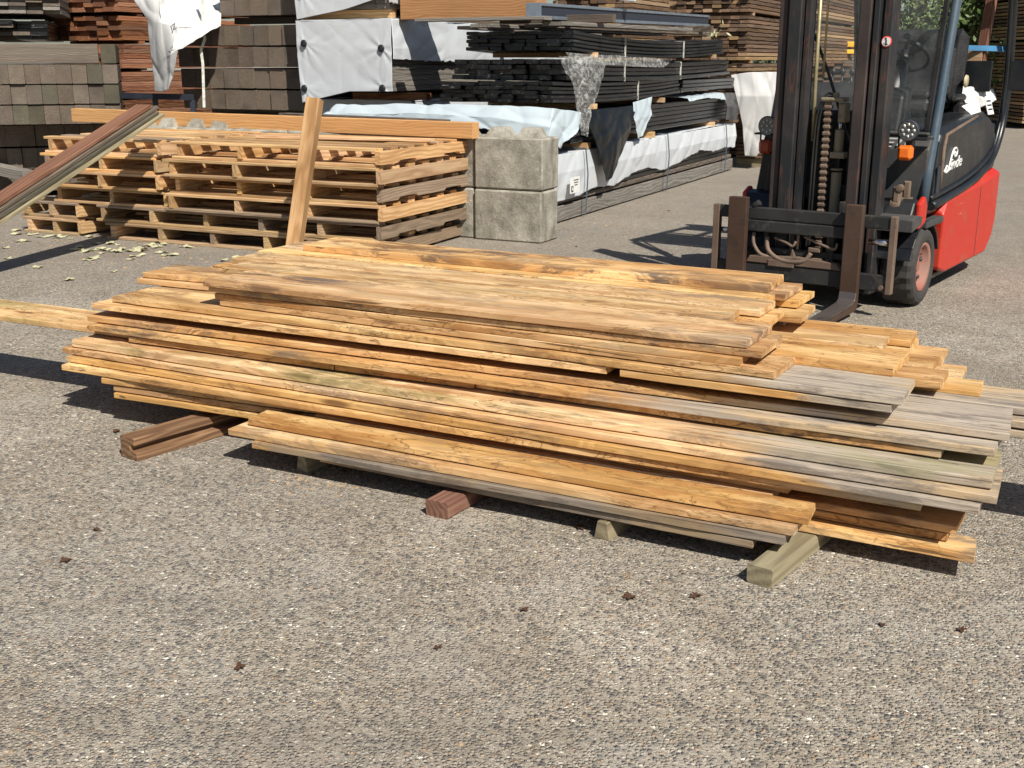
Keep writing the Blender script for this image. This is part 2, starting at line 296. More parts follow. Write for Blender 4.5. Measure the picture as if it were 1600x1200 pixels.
# ---------------------------------------------------------------- mesh builder
class MB:
    def __init__(s): s.v = []; s.f = []; s.mi = []; s.sm = []
    def add(s, vs, fs, mi=0, smooth=False):
        o = len(s.v); s.v += [Vector(p) for p in vs]
        for f in fs: s.f.append([i + o for i in f]); s.mi.append(mi); s.sm.append(smooth)
        return s
    def box(s, c, d, mi=0, rot=None, ch=0.0):
        c = Vector(c); hx, hy, hz = [x / 2 for x in d]
        if ch <= 0:
            vs = [Vector((x, y, z)) for z in (-hz, hz) for x, y in ((-hx, -hy), (hx, -hy), (hx, hy), (-hx, hy))]
            fs = [(3, 2, 1, 0), (4, 5, 6, 7), (0, 1, 5, 4), (1, 2, 6, 5), (2, 3, 7, 6), (3, 0, 4, 7)]
        else:                       # chamfered box
            vs = []; idx = {}
            for sx in (-1, 1):
                for sy in (-1, 1):
                    for sz in (-1, 1):
                        for ax in range(3):
                            p = [sx * (hx - ch), sy * (hy - ch), sz * (hz - ch)]
                            p[ax] = (sx * hx, sy * hy, sz * hz)[ax]
                            idx[(sx, sy, sz, ax)] = len(vs); vs.append(Vector(p))
            fs = []
            for ax in range(3):
                a, b = [i for i in range(3) if i != ax]
                for sg in (-1, 1):
                    q = []
                    for u, w in ((-1, -1), (1, -1), (1, 1), (-1, 1)):
                        k = [0, 0, 0]; k[ax] = sg; k[a] = u; k[b] = w; q.append(idx[(k[0], k[1], k[2], ax)])
                    fs.append(q)
            for ax in range(3):     # edges along ax
                a, b = [i for i in range(3) if i != ax]
                for u in (-1, 1):
                    for w in (-1, 1):
                        k0 = [0, 0, 0]; k0[a] = u; k0[b] = w; k1 = list(k0); k0[ax] = -1; k1[ax] = 1
                        fs.append([idx[(*k0, a)], idx[(*k1, a)], idx[(*k1, b)], idx[(*k0, b)]])
            for sx in (-1, 1):
                for sy in (-1, 1):
                    for sz in (-1, 1): fs.append([idx[(sx, sy, sz, 0)], idx[(sx, sy, sz, 1)], idx[(sx, sy, sz, 2)]])
            fixed = []
            for f in fs:
                cen = sum((vs[i] for i in f), Vector()) / len(f)
                nn = (vs[f[1]] - vs[f[0]]).cross(vs[f[2]] - vs[f[0]])
                fixed.append(f if nn.dot(cen) > 0 else f[::-1])
            fs = fixed
        if rot is not None: vs = [rot @ p for p in vs]
        return s.add([p + c for p in vs], fs, mi)
    def bar(s, a, b, w, h, mi=0, up=(0, 0, 1), ch=0.0):     # square bar from a to b
        a = Vector(a); b = Vector(b); d = b - a; x = d.normalized(); u = Vector(up)
        y = u.cross(x)
        if y.length < 1e-4: y = Vector((0, 1, 0)).cross(x)
        y.normalize(); z = x.cross(y)
        rot = Matrix((x, y, z)).transposed()
        return s.box((a + b) / 2, (d.length, w, h), mi, rot, ch)
    def tube(s, pts, r, mi=0, n=10, cap=True):
        pts = [Vector(p) for p in pts]; rs = r if isinstance(r, (list, tuple)) else [r] * len(pts)
        vs = []; fs = []; prev = None
        for i, p in enumerate(pts):
            d = (pts[min(i + 1, len(pts) - 1)] - pts[max(i - 1, 0)]).normalized()
            if prev is None:
                a = d.cross(Vector((0, 0, 1)));
                if a.length < .05: a = d.cross(Vector((0, 1, 0)))
            else: a = prev - d * prev.dot(d)
            a.normalize(); prev = a; b = d.cross(a)
            for k in range(n):
                t = 2 * math.pi * k / n; vs.append(p + (a * math.cos(t) + b * math.sin(t)) * rs[i])
        for i in range(len(pts) - 1):
            for k in range(n): fs.append([i * n + k, i * n + (k + 1) % n, (i + 1) * n + (k + 1) % n, (i + 1) * n + k])
        s.add(vs, fs, mi, True)
        if cap:
            o = len(s.v) - len(vs); s.f.append([o + k for k in range(n)][::-1]); s.f.append([o + len(vs) - n + k for k in range(n)])
            s.mi += [mi, mi]; s.sm += [False, False]
        return s
    def lathe(s, prof, c, axis='y', n=28, mi=0):      # prof: (radius, along)
        vs = []; fs = []; c = Vector(c)
        for r, h in prof:
            for k in range(n):
                t = 2 * math.pi * k / n; a, b = r * math.cos(t), r * math.sin(t)
                vs.append(c + Vector({'y': (a, h, b), 'x': (h, a, b), 'z': (a, b, h)}[axis]))
        for i in range(len(prof) - 1):
            for k in range(n): fs.append([i * n + k, i * n + (k + 1) % n, (i + 1) * n + (k + 1) % n, (i + 1) * n + k])
        return s.add(vs, fs, mi, True)
    def prism(s, poly, a, b, plane='xz', mi=0):       # polygon extruded between two values of the remaining axis
        n = len(poly)
        def P(p, t): return {'xz': (p[0], t, p[1]), 'xy': (p[0], p[1], t), 'yz': (t, p[0], p[1])}[plane]
        vs = [P(p, a) for p in poly] + [P(p, b) for p in poly]
        fs = [list(range(n)), list(range(n, 2 * n))[::-1]] + [[(i + 1) % n, i, n + i, n + (i + 1) % n] for i in range(n)]
        return s.add(vs, fs, mi)
    def mesh(s, name, mats):
        me = bpy.data.meshes.new(name); me.from_pydata([tuple(p) for p in s.v], [], s.f)
        for m in (mats if isinstance(mats, (list, tuple)) else [mats]): me.materials.append(M[m] if isinstance(m, str) else m)
        me.polygons.foreach_set('material_index', s.mi); me.polygons.foreach_set('use_smooth', s.sm)
        me.update(); return me
    def build(s, name, mats, parent=None, bev=0.0, fixn=True):
        me = s.mesh(name, mats)
        if fixn:
            import bmesh
            b = bmesh.new(); b.from_mesh(me); bmesh.ops.recalc_face_normals(b, faces=b.faces); b.to_mesh(me); b.free()
        o = link(name, me, parent)
        if bev:
            m = o.modifiers.new('bevel', 'BEVEL'); m.width = bev; m.segments = 2; m.limit_method = 'ANGLE'; m.angle_limit = R(40)
        return o
def link(name, data, parent=None, loc=None, rz=None):
    o = bpy.data.objects.new(name, data); col.objects.link(o)
    if parent: o.parent = parent
    if loc is not None: o.location = loc
    if rz is not None: o.rotation_euler = (0, 0, rz)
    return o
def tag(o, label, cat, group=None, kind=None):
    if label: o['label'] = label
    if cat: o['category'] = cat
    if group: o['group'] = group
    if kind: o['kind'] = kind
    return o
def empty(name, loc, rz, label, cat, group=None):
    o = link(name, None, None, loc, rz); o.empty_display_size = .1
    return tag(o, label, cat, group)
ORD = ['', 'first', 'second', 'third', 'fourth', 'fifth', 'sixth', 'seventh', 'eighth', 'ninth', 'tenth', 'eleventh', 'twelfth', 'thirteenth', 'fourteenth']

def timber_mesh(name, L, Wd, H, mat, seed=0, wob=.004, ch=.003, seg=None, sag=0.0, waney=0.0, endcut=0.0):
    rg = random.Random(seed); seg = seg or max(3, int(L / .16)); o = rg.uniform(0, 99)
    vs = []; fs = []
    def nz(x, k): return mn.noise(Vector((x * 2.2 + o, k * 7.1, o))) * wob + mn.noise(Vector((x * 13 + o, k * 3.7, 2))) * wob * .35
    for i in range(seg + 1):
        u = i / seg; x = L * u
        y0 = nz(x, 1); y1 = Wd + nz(x, 2); z0 = 0 + nz(x, 3) * .15; z1 = H + nz(x, 4) * .15
        wy = waney * max(0, mn.noise(Vector((x * 3 + o, 5, 1)))) if waney else 0
        zs = -sag * (1 - (2 * u - 1) ** 2)
        xx = x + (endcut if i == seg else 0) * 0
        c = ch
        ring = [(y0 + c + wy * .3, z0), (y1 - c, z0), (y1, z0 + c), (y1, z1 - c), (y1 - c, z1), (y0 + c + wy, z1), (y0 + wy, z1 - c), (y0, z0 + c)]
        for (y, z) in ring:
            e = endcut * (y / Wd) if i in (0, seg) else 0
            vs.append((xx + e + (rg.uniform(-.0015, .0015) if i in (0, seg) else 0), y, z + zs))
    for i in range(seg):
        for k in range(8): fs.append([i * 8 + k, i * 8 + (k + 1) % 8, (i + 1) * 8 + (k + 1) % 8, (i + 1) * 8 + k][::-1])
    fs.append(list(range(8))); fs.append([seg * 8 + k for k in range(8)][::-1])
    fs = [f[::-1] for f in fs]
    mb = MB(); mb.add(vs, fs); return mb.mesh(name, mat)

# ---------------------------------------------------------------- ground
def ground():
    mb = MB(); xs = [-120, -30, -10, -4, 0, 4, 10, 30, 120]; ys = [-40, 0, 3, 6, 10, 18, 40, 120, 300]
    vs = [(x, y, 0) for y in ys for x in xs]; n = len(xs)
    fs = [[j * n + i, j * n + i + 1, (j + 1) * n + i + 1, (j + 1) * n + i] for j in range(len(ys) - 1) for i in range(n - 1)]
    mb.add(vs, fs); o = mb.build('ground', 'ground', fixn=False)
    tag(o, 'exposed aggregate concrete yard surface', None, None, 'structure')
ground()

# ---------------------------------------------------------------- plank pile (s along the planks, t across, away from the camera)
PA = R(-28); PE = Vector((math.cos(PA), math.sin(PA), 0)); PN = Vector((-PE.y, PE.x, 0))
PILE = []
def plank(s0, s1, ta, tb, w, z, label, g=1.2, tone=.3, st=.25, gr=0.0, th=.0232, wan=.0, cut=0.0, cat='plank', name='oak_plank', group='planks of the front pile', seed=None):
    seed = seed if seed is not None else len(PILE) + 11
    L = s1 - s0; yaw = math.atan2(tb - ta, L)
    me = timber_mesh(name, L, w, th, 'plank', seed, .006, .0022, seg=max(8, int(L / .07)), waney=max(wan, .005), endcut=cut or ((seed * 37) % 11 - 5) * .0022)
    o = link(name, me, None, PE * s0 + PN * ta + Vector((0, 0, z - th)), PA + yaw)
    o.color = (g, tone, st, gr); PILE.append((s0, s1, min(ta, tb), max(ta, tb) + w, z - th, z))
    return tag(o, label, cat, group)
G2 = 'planks of the front pile'
# front low stack on the bearers
plank(-2.36, -.82, 3.018, 2.998, .15, .084, 'dark grey thin plank, lowest in the front edge of the pile', 0, .3, .3)
plank(-2.61, -.73, 2.96, 3.004, .16, .111, 'dark grey plank just above the lowest front one', 0, .3, .4)
plank(-2.73, -.71, 2.978, 3.02, .17, .136, 'pale weathered plank sandwiched under the bark-stained orange plank', .9, .6, .3, wan=.01)
plank(-2.69, -.68, 3.037, 3.054, .125, .163, 'orange-brown stained plank with broken left end, low front of the pile', 1.3, 1.0, .35, wan=.02)
plank(-2.51, -.82, 3.19, 3.185, .20, .163, 'light plank with its short right end under the grey-ended planks', 1.3, .7, .15)
plank(-2.35, -.78, 3.227, 3.208, .22, .188, 'light orange plank with knot hole directly under the long front planks', 1.3, .6, .1)
plank(-3.51, -2.37, 3.131, 3.21, .2, .188, 'thin pale plank under the left overhang of the pile', 1.3, .3, .2)
plank(-3.46, -2.65, 3.14, 3.19, .2, .161, 'shaded plank, second from below at the left overhang', 1.3, .5, .2)
plank(-3.45, -2.66, 3.13, 3.18, .2, .134, 'shaded plank, lowest at the left overhang', 1.3, .6, .2)
# long front face
plank(-3.73, -.40, 3.126, 3.18, .24, .215, 'long front plank whose left end juts furthest and right end is short and grey', .80, .35, .2)
plank(-3.74, -.25, 3.165, 3.155, .24, .242, 'long front plank, second from below, pale right end', .78, .2, .25)
plank(-3.78, -.21, 3.185, 3.178, .24, .269, 'long front plank, third from below, weathered along its right end', .68, .3, .35)
plank(-3.74, -.23, 3.20, 3.221, .28, .302, 'thick pale-topped front plank with green tinge at the right', .66, .25, .5, .8, th=.0295)
plank(-3.48, -2.49, 3.26, 3.295, .2, .332, 'spalted short plank at the left in the recessed course', 1.3, .8, .5)
plank(-2.485, -1.915, 3.295, 3.32, .2, .332, 'orange short plank between two butt joints in the recessed course', 1.3, .9, .1)
plank(-1.91, -.38, 3.33, 3.315, .2, .332, 'brown plank with dark bark pocket in the recessed course', .86, .75, .6, wan=.02)
plank(-3.69, -.24, 3.248, 3.311, .22, .36, 'brown plank turning grey at the right under the broad grey plank', .58, .6, .45)
plank(-3.73, -.21, 3.284, 3.386, .27, .388, 'broad long plank with a large silver-grey right end', .66, .35, .35)
plank(-3.71, -1.43, 3.295, 3.34, .16, .44, 'plank above the dark gap, ending at a notch near mid pile', 1.3, .3, .25)
plank(-1.38, -.53, 3.335, 3.333, .16, .44, 'plank above the dark gap, right of the notch', .62, .4, .2)
plank(-3.64, -.50, 3.345, 3.331, .23, .467, 'wide plank with bluish grey right end under the top stack', .70, .45, .45)
# upper stack
plank(-3.11, -.88, 3.397, 3.345, .22, .494, 'lowest plank of the narrower top stack, its right end sticking out', 1.3, .6, .15)
plank(-3.13, -.99, 3.392, 3.358, .22, .519, 'thin plank with the shortest right end in the top stack', 1.3, .9, .25, th=.025)
plank(-3.16, -.93, 3.39, 3.377, .24, .545, 'plank just under the top one, lumpy brown front edge', 1.3, .7, .45, wan=.008)
plank(-3.16, -.98, 3.364, 3.374, .258, .572, 'foremost top plank with blue-grey stains at both ends', 1.25, .2, .95, cut=.01)
plank(-3.30, -1.13, 3.626, 3.64, .19, .572, 'top plank with wavy brown spalting lines behind the foremost one', 1.3, .15, .4)
plank(-3.42, -1.07, 3.826, 3.834, .19, .572, 'top plank with dark split right end, second from the rear strip', 1.3, .1, .45)
plank(-3.44, -1.11, 4.026, 4.03, .1, .575, 'narrow pale top plank in front of the raised rear plank', 1.3, .15, .3)
plank(-3.25, -1.13, 4.113, 4.128, .25, .605, 'raised rear plank with brown streaks along the back of the pile', 1.25, .5, .85, th=.03)
plank(-3.44, -1.07, 4.135, 4.14, .26, .572, 'rear plank directly under the raised rear plank', 1.3, .3, .3)
plank(-3.50, -1.03, 4.12, 4.18, .24, .543, 'rear plank whose right end shows two steps below the raised one', 1.3, .4, .2)
plank(-3.5, -.98, 4.0, 4.05, .25, .515, 'rear plank, right end lowest under the raised rear plank', 1.3, .3, .2)
plank(-3.72, -2.83, 3.60, 3.66, .22, .52, 'short brown plank stepping out at the left behind the top stack', 1.3, .6, .4)
plank(-3.74, -2.81, 3.58, 3.64, .24, .494, 'short orange plank below the stepped brown one at the left', 1.3, .8, .25)
plank(-2.7, -1.02, 3.65, 3.70, .3, .545, 'wide plank under the top row, right end showing past the split end', 1.3, .3, .15)
# right hand middle
plank(-2.5, -.57, 3.58, 3.555, .225, .496, 'thick clean plank jutting right beneath the top stack', 1.3, .5, .12, th=.029)
plank(-2.5, -.685, 4.01, 4.007, .175, .45, 'pale plank jutting right, furthest back from the camera', 1.3, .1, .1)
plank(-2.4, -.44, 3.655, 3.66, .17, .44, 'light plank end under the thick clean plank', 1.3, .3, .1)
plank(-2.4, -.50, 3.83, 3.835, .17, .44, 'brown plank end beside the light plank end on the right', 1.3, .6, .2)
plank(-2.6, -.33, 3.70, 3.735, .15, .404, 'thin light plank end lying on the grey boards at the right', 1.3, .1, .1, th=.016)
plank(-2.6, -.42, 3.92, 3.92, .16, .388, 'pale plank end, rear right of the pile', 1.3, .1, .1)
plank(-2.6, .12, 3.665, 3.672, .22, .388, 'silver-grey plank running out past the right edge of the photo', .45, .3, .3)
plank(-2.6, .09, 3.60, 3.63, .27, .36, 'grey plank under the one running out to the right', .4, .4, .3)
plank(-2.6, .07, 3.60, 3.62, .25, .33, 'greenish grey plank, third of those running out to the right', .35, .4, .3, .8)
# bottom right, shaded
plank(-2.6, -.25, 3.215, 3.187, .14, .084, 'bottom right plank with grey end and orange patch resting on the green bearer', .90, .9, .5)
for k, (s1, z, t) in enumerate(((-.33, .111, 3.245), (-.31, .138, 3.25), (-.27, .163, 3.43), (-.25, .188, 3.44))):
    plank(-2.6, s1, t, t + .0, .15 if k < 2 else .2, z, ORD[k + 1].capitalize() + ' shaded plank above the bottom right one, under the overhang', 1.3, .7, .3)
# protruding plank at far left
plank(-4.75, -3.52, 3.275, 3.31, .26, .332, 'yellow-green tinged plank running out of the photo at the left', 1.3, .1, .25, .7, th=.024)
# inner fill, mostly hidden behind the front courses
rg = random.Random(4)
lay = [.084, .111, .138, .163, .188, .215, .242, .269, .299, .332, .36, .388, .413, .44, .467, .494, .519]
NF = 0
lay_n = ORD[1:] + ['fifteenth', 'sixteenth', 'seventeenth', 'eighteenth']
for li, z in enumerate(lay):
    t = 3.42; n = 0
    while t < 4.25 and n < 7:
        w = rg.uniform(.24, .36); s0 = -3.68 + rg.uniform(-.05, .12); s1 = (-.36 if z < .37 else -.52 if z < .45 else -.75 if z < .48 else -1.1) + rg.uniform(-.1, .05)
        if z < .2: s0 += .2
        if z < .09: s0 = -2.95
        if t > 3.95: s1 = min(s1, -.80)
        if z > .4: s1 = min(s1, -.62)
        if z > .46: s1 = min(s1, -1.08)
        # first free t
        hit = True
        while hit and t < 4.35:
            hit = False
            for (a, b, ta, tb, za, zb) in PILE:
                if za < z - .002 and zb > z - .025 and a < s1 and b > s0 and ta < t + .14 and tb > t - .003:
                    if tb > t - .003 and ta < t + .02: t = tb + .006; hit = True; break
        nxt = min([ta for (a, b, ta, tb, za, zb) in PILE if za < z - .002 and zb > z - .025 and a < s1 and b > s0 and ta > t] + [4.38])
        w = min(w, nxt - t - .006)
        if w < .06: t = nxt + .01; n += 1; continue
        NF += 1; n += 1
        plank(s0, s1, t, t, w, z - .0006, 'Inner plank in the %s course from the ground, %s behind the front face' % (lay_n[li], ORD[n]), 1.3 if rg.random() < .6 else .8, rg.uniform(.2, .8), rg.uniform(.1, .5), th=.0235)
        t += w + .006

# bearers under the pile
def bearer(p0, p1, w, h, mat, label, notch=True, z0=0.0):
    a = Vector(p0); b = Vector(p1); d = b - a; L = Vector((d.x, d.y, 0)).length
    me = timber_mesh('bearer', L, w, h, mat, int(a.x * 100) + 7, .004, .006)
    o = link('bearer', me, None, (a.x, a.y, z0), math.atan2(d.y, d.x))
    return tag(o, label, 'timber bearer', 'bearers under the plank pile')
n = PN
bearer(WP(1206, 921), WP(1206, 921) + Vector((.60, .80, 0)) * 1.9, .075, .057, 'greenwood', 'green treated square bearer sticking out at the lower right of the pile')
bearer(WP(700, 813), WP(700, 813) + Vector((.52, .85, 0)) * 1.5, .085, .056, 'reddish', 'red-brown bearer with splintered edge under mid pile')
mb = MB(); mb.prism([(0, 0), (.10, 0), (.10, .030), (.060, .036), (.060, .054), (.088, .056), (.088, .084), (0, .084)][::-1], 0, 1.5, 'yz'); mb.v = [Vector((v.x, -v.y, v.z)) for v in mb.v]
o = mb.build('bearer', 'support', bev=.004); p = WP(228, 713); o.location = p - Vector((.1, 0, 0)) * .9; o.rotation_euler = (0, 0, math.atan2(.78, .62)); tag(o, 'dark brown grooved bearer sticking out at the left of the pile', 'timber bearer', 'bearers under the plank pile')
def wedge(px, py, label, w=.055, L=.3, h=.056, rz=55):
    mb = MB(); mb.prism([(0, -w / 2), (0, w / 2), (0 + .0, w / 2)][:2] + [(L, w / 2), (L, -w / 2)], 0, h, 'xy')
    for i, v in enumerate(mb.v):
        if v.z > .01: mb.v[i] = Vector((v.x + .0, v.y * .62, v.z))
    mb.box((L * .3, 0, h + .002), (L * .5, w * .2, .004))
    p = WP(px, py); o = mb.build('bearer', 'greenwood', bev=.003); o.location = p; o.rotation_euler = (0, 0, R(rz))
    tag(o, label, 'timber bearer', 'bearers under the plank pile')
wedge(940, 843, 'small green tapered bearer end poking out under mid pile')
wedge(472, 737, 'small grey tapered bearer end with moss, left of the red-brown one')

# ---------------------------------------------------------------- yard frame: x to the right along stack fronts, y away
YA = R(-25.6); YX = Vector((math.cos(YA), math.sin(YA), 0)); YY = Vector((-YX.y, YX.x, 0))
mesh_cache = {}
def tmesh(nm, L, w, h, mat, var=0, **kw):
    k = (nm, round(L, 3), round(w, 3), round(h, 3), mat, var, tuple(sorted(kw.items())))
    if k not in mesh_cache: mesh_cache[k] = timber_mesh(nm, L, w, h, mat, hash((round(L, 2), var, nm == 'x')) % 997 + var, **kw)
    return mesh_cache[k]
def copyloc(me, name, parent, loc, rz):
    o = bpy.data.objects.new(name, me); col.objects.link(o)
    if parent: o.parent = parent
    o.location = loc; o.rotation_euler = (0, 0, rz); return o

# pallets
def pallet(corner, yaw, wx, dy, z, nstr, label, mat, seed, ndeck=7, mats2=None):
    rg = random.Random(seed)
    e = empty('pallet', corner + Vector((0, 0, z)), yaw, label, 'pallet', 'wooden pallets stacked behind the plank pile')
    def mt(): return mat if rg.random() > .2 else rg.choice(['pallet_grey', 'pallet_brown', 'pallet'])
    sw = .042; sh = .090
    for i in range(nstr):
        x = -wx * i / (nstr - 1); x = min(x + sw * (0 if i == 0 else .5 if i < nstr - 1 else 1), 0)
        # stringer with two notches below
        mb = MB(); pr = [(0, .022), (dy * .16, .022), (dy * .18, .04), (dy * .34, .04), (dy * .36, .022), (dy * .64, .022), (dy * .66, .04), (dy * .82, .04), (dy * .84, .022), (dy, .022), (dy, .022 + sh), (0, .022 + sh)]
        if i == 0 and seed % 2: pr = [(0, .022), (dy, .022), (dy, .022 + sh), (0, .022 + sh)]
        mb.prism([(a, b) for a, b in pr], -sw, 0, 'xz'); o = mb.build('stringer', mt() if i else ('pallet_grey' if seed in (3, 4, 6) else 'pallet'), e)
        o.location = (x, rg.uniform(-.01, .01), 0); o.rotation_euler = (0, 0, R(90))
        # local x runs away from the camera, thickness to the left
    bw = .10
    for lvl, zz, cnt in ((1, .022 + sh, ndeck), (0, 0, 4)):
        for k in range(cnt):
            y = (dy - bw) * k / (cnt - 1) + rg.uniform(-.006, .006)
            me = tmesh('deck', wx + .012, bw, .0212, mt(), rg.randint(0, 3), wob=.007)
            o = copyloc(me, 'deck_board', e, (-wx - .006 + rg.uniform(-.012, .008), y, zz + .0003), rg.uniform(-.004, .004))
    return e
PC = WP(590, 408)
hgt = .1335
for i in range(6):
    t = ['lowest', 'second', 'third', 'fourth', 'fifth', 'topmost'][i]
    off = [(-.02, .02), (.0, .0), (.02, -.01), (.0, .01), (.03, -.03), (.01, .0)][i]
    mat = ['pallet_brown', 'pallet_brown', 'pallet', 'pallet', 'pallet', 'pallet'][i]
    wx = [2.55, 2.7, 1.95, 1.9, 1.92, 1.86][i]
    c = PC + YX * off[0] + YY * off[1]
    pallet(c, YA + R([1, -.5, .4, -.6, .5, -.3][i]), wx, 1.42, i * hgt, 6 if i < 2 else 4, t.capitalize() + ' pallet of the long right-hand pallet stack', mat, i + 3)
    # grey side stringer shows on some of them
c2 = PC - YX * 2.02
for i in range(6):
    t = ['lowest', 'second', 'third', 'fourth', 'fifth', 'topmost'][i]
    xo = [-.88, -.90, .04, .0, -.02, .02][i]; wx = [.6, .62, 1.2, 1.22, 1.2, 1.22][i]
    pallet(c2 + YX * xo + YY * .02 * (i % 3 - 1), YA + R([0, .4, -.5, .6, 0, -.4][i]), wx, 1.3, i * hgt, 3, t.capitalize() + ' pallet of the short left-hand pallet stack', 'pallet' if i > 1 else 'pallet_brown', i + 23)
# some grey outer stringers, as in the photograph (third from the top)
def freebeam(a, b, w, h, mat, name, label, cat, group=None, seed=1, up=None, **kw):
    a = Vector(a); b = Vector(b); d = b - a
    me = timber_mesh(name, d.length, w, h, mat, seed, **kw)
    o = link(name, me); x = d.normalized(); u = Vector((0, 0, 1)) if up is None else Vector(up)
    y = u.cross(x).normalized(); z = x.cross(y)
    o.matrix_world = Matrix.Translation(a) @ Matrix((x, y, z)).transposed().to_4x4()
    return tag(o, label, cat, group)
zt = 6 * hgt + .004
freebeam(WP(113, 190, zt + .02), WP(738, 217, zt), .10, .125, 'orange_beam', 'timber_beam', 'long orange square timber lying along the top of the pallets', 'timber beam')
freebeam(WP(400, 216, zt + .002), WP(672, 222, zt + .002), .09, .022, 'pallet', 'loose_board', 'thin loose board in front of the long orange timber on the pallets', 'board')
# leaning post
a = WP(468, 428, 0); b = WY(506, 158, 8.05)
freebeam(a, b, .095, .085, 'post', 'leaning_post', 'square brown post leaning upright against the pallet stack', 'post', up=(-.2, -1, .3))
# leaning reddish boards at the left
A0 = Vector((-3.36, 7.60, .36)); B0 = Vector((-2.67, 9.05, .985)); D0 = (B0 - A0).normalized()
st = A0 - D0 * (A0.z - .03) / D0.z
cross = D0.cross(Vector((0, 0, 1))).normalized()
for k, (dx, dz, w, h, mat, lb, L) in enumerate(((0, .085, .14, .028, 'reddish', 'red-brown board on top of the leaning bundle at the left', .0), (.02, .055, .13, .024, 'sleeper', 'dark board just under the red-brown leaning one', .06), (.04, .028, .11, .024, 'sleeper_green', 'greenish board, third in the leaning bundle', .02), (.058, .0, .09, .024, 'greenwood', 'greenish lowest board of the leaning bundle', .05))):
    up = cross.cross(D0)
    a = st + cross * (dx - .06) + up * dz; b = B0 + cross * (dx - .06) + up * dz + D0 * (L - .03)
    freebeam(a, b, w, h, mat, 'leaning_board', lb, 'board', 'boards leaning on the pallets at the left', seed=40 + k)

# concrete interlocking blocks
def block_mesh():
    mb = MB(); L, Dp, H = .60, .32, .405
    mb.box((L / 2, Dp / 2, H / 2), (L, Dp, H), ch=.013)
    for x in (L * .27, L * .73):
        r0, r1, hh = .098, .058, .075
        vs = [(x - r0, Dp / 2 - r0, H), (x + r0, Dp / 2 - r0, H), (x + r0, Dp / 2 + r0, H), (x - r0, Dp / 2 + r0, H), (x - r1, Dp / 2 - r1, H + hh), (x + r1, Dp / 2 - r1, H + hh), (x + r1, Dp / 2 + r1, H + hh), (x - r1, Dp / 2 + r1, H + hh)]
        mb.add(vs, [(4, 5, 6, 7), (0, 1, 5, 4), (1, 2, 6, 5), (2, 3, 7, 6), (3, 0, 4, 7)])
    return mb
bm_ = block_mesh().mesh('concrete_block', 'concrete')
B0 = WP(846, 381) - YX * .60
for i in range(7):
    for j in range(2):
        o = copyloc(bm_, 'concrete_block', None, B0 - YX * (.615 * i) + YY * (.03 if i else 0) + YY * (.01 * j) + Vector((0, 0, .412 * j)), YA + R(.8 * ((i + j) % 3 - 1)))
        tag(o, ('upper' if j else 'lower').capitalize() + ' concrete block with studs, ' + (ORD[i + 1] if i else 'the fully visible') + ' in the row' + (' counted from the right' if i else ' right of the pallets'), 'concrete block', 'stackable concrete blocks behind the pallets')
p = B0 - YX * 3.3 + YY * .32 + Vector((0, 0, .90))
freebeam(WY(436, 187, p.y - .2), WY(690, 199, B0.y + .38), .12, .06, 'sleeper', 'timber_beam', 'dark brown beam lying on the concrete blocks behind the pallets', 'timber beam')

# ---------------------------------------------------------------- timber stacks, left
def ends_row(corner, ncol, cw, rh, L, z, mat, lab, group, name='square_timber', cat='timber', seed=0, start=0, ya=None, xd=None):
    ya = YA if ya is None else ya; xd = YX if xd is None else xd
    rg = random.Random(seed)
    for c in range(ncol):
        m = mat if not isinstance(mat, (list, tuple)) else rg.choice(mat)
        me = tmesh('timber', L, cw - .0035, rh, m, rg.randint(0, 3), wob=.005, ch=.006, seg=6)
        loc = corner - xd * (cw * (c + start)) + Vector((-xd.y, xd.x, 0)) * rg.uniform(-.02, .02) + Vector((0, 0, z))
        o = copyloc(me, name, None, loc, ya + R(90)); tag(o, lab % ORD[c + start + 1], cat, group)
S1 = WY(182, 100, 12.3); S1.z = 0
g1 = 'dark square timbers stacked at the left'
rowsn = ['top', 'second', 'third', 'bottom sunlit']
SA1 = R(17); SX = Vector((math.cos(SA1), math.sin(SA1), 0)); SY = Vector((-SX.y, SX.x, 0))
for r_ in range(4):
    z = .775 + (3 - r_) * .2
    if r_ == 0:
        me = tmesh('timber', .95, .15, .19, 'sleeper', 2); o = copyloc(me, 'square_timber', None, S1 - SX * 1.12 + Vector((0, 0, z)), SA1); tag(o, 'Short timber laid crosswise on top of the dark left stack', 'timber', g1)
        ends_row(S1, 1, .15, .19, 2.2, z, 'sleeper_green', '%s mossy timber end beside the crosswise one on the dark stack', g1, seed=1, ya=SA1, xd=SX)
        ends_row(S1, 3, .155, .19, 2.2, z, 'sleeper_green', '%s timber from the right in the top row of the dark left stack', g1, seed=2, start=8, ya=SA1, xd=SX)
    else:
        ends_row(S1, 8, .149, .188, 2.4, z, ['sleeper', 'sleeper_green', 'sleeper'], '%s timber end from the right in the ' + rowsn[r_] + ' row of the dark left stack', g1, seed=r_ + 5, ya=SA1, xd=SX)
        me = tmesh('timber', 1.5, .16, .188, 'sleeper', r_); o = copyloc(me, 'square_timber', None, S1 - SX * (1.20 + 1.5) + Vector((0, 0, z)) + SY * -.02, SA1); tag(o, 'Long side of a dark timber at the left edge of the photo, ' + rowsn[r_] + ' row', 'timber', g1)
for r_ in range(3):
    ends_row(S1 + SY * .42, 13, .149, .215, 2.0, .06 + r_ * .235, 'sleeper', '%s shaded timber from the right, ' + ['lowest', 'middle', 'upper'][r_] + ' row under the dark left stack', g1, seed=r_ + 15, ya=SA1, xd=SX)
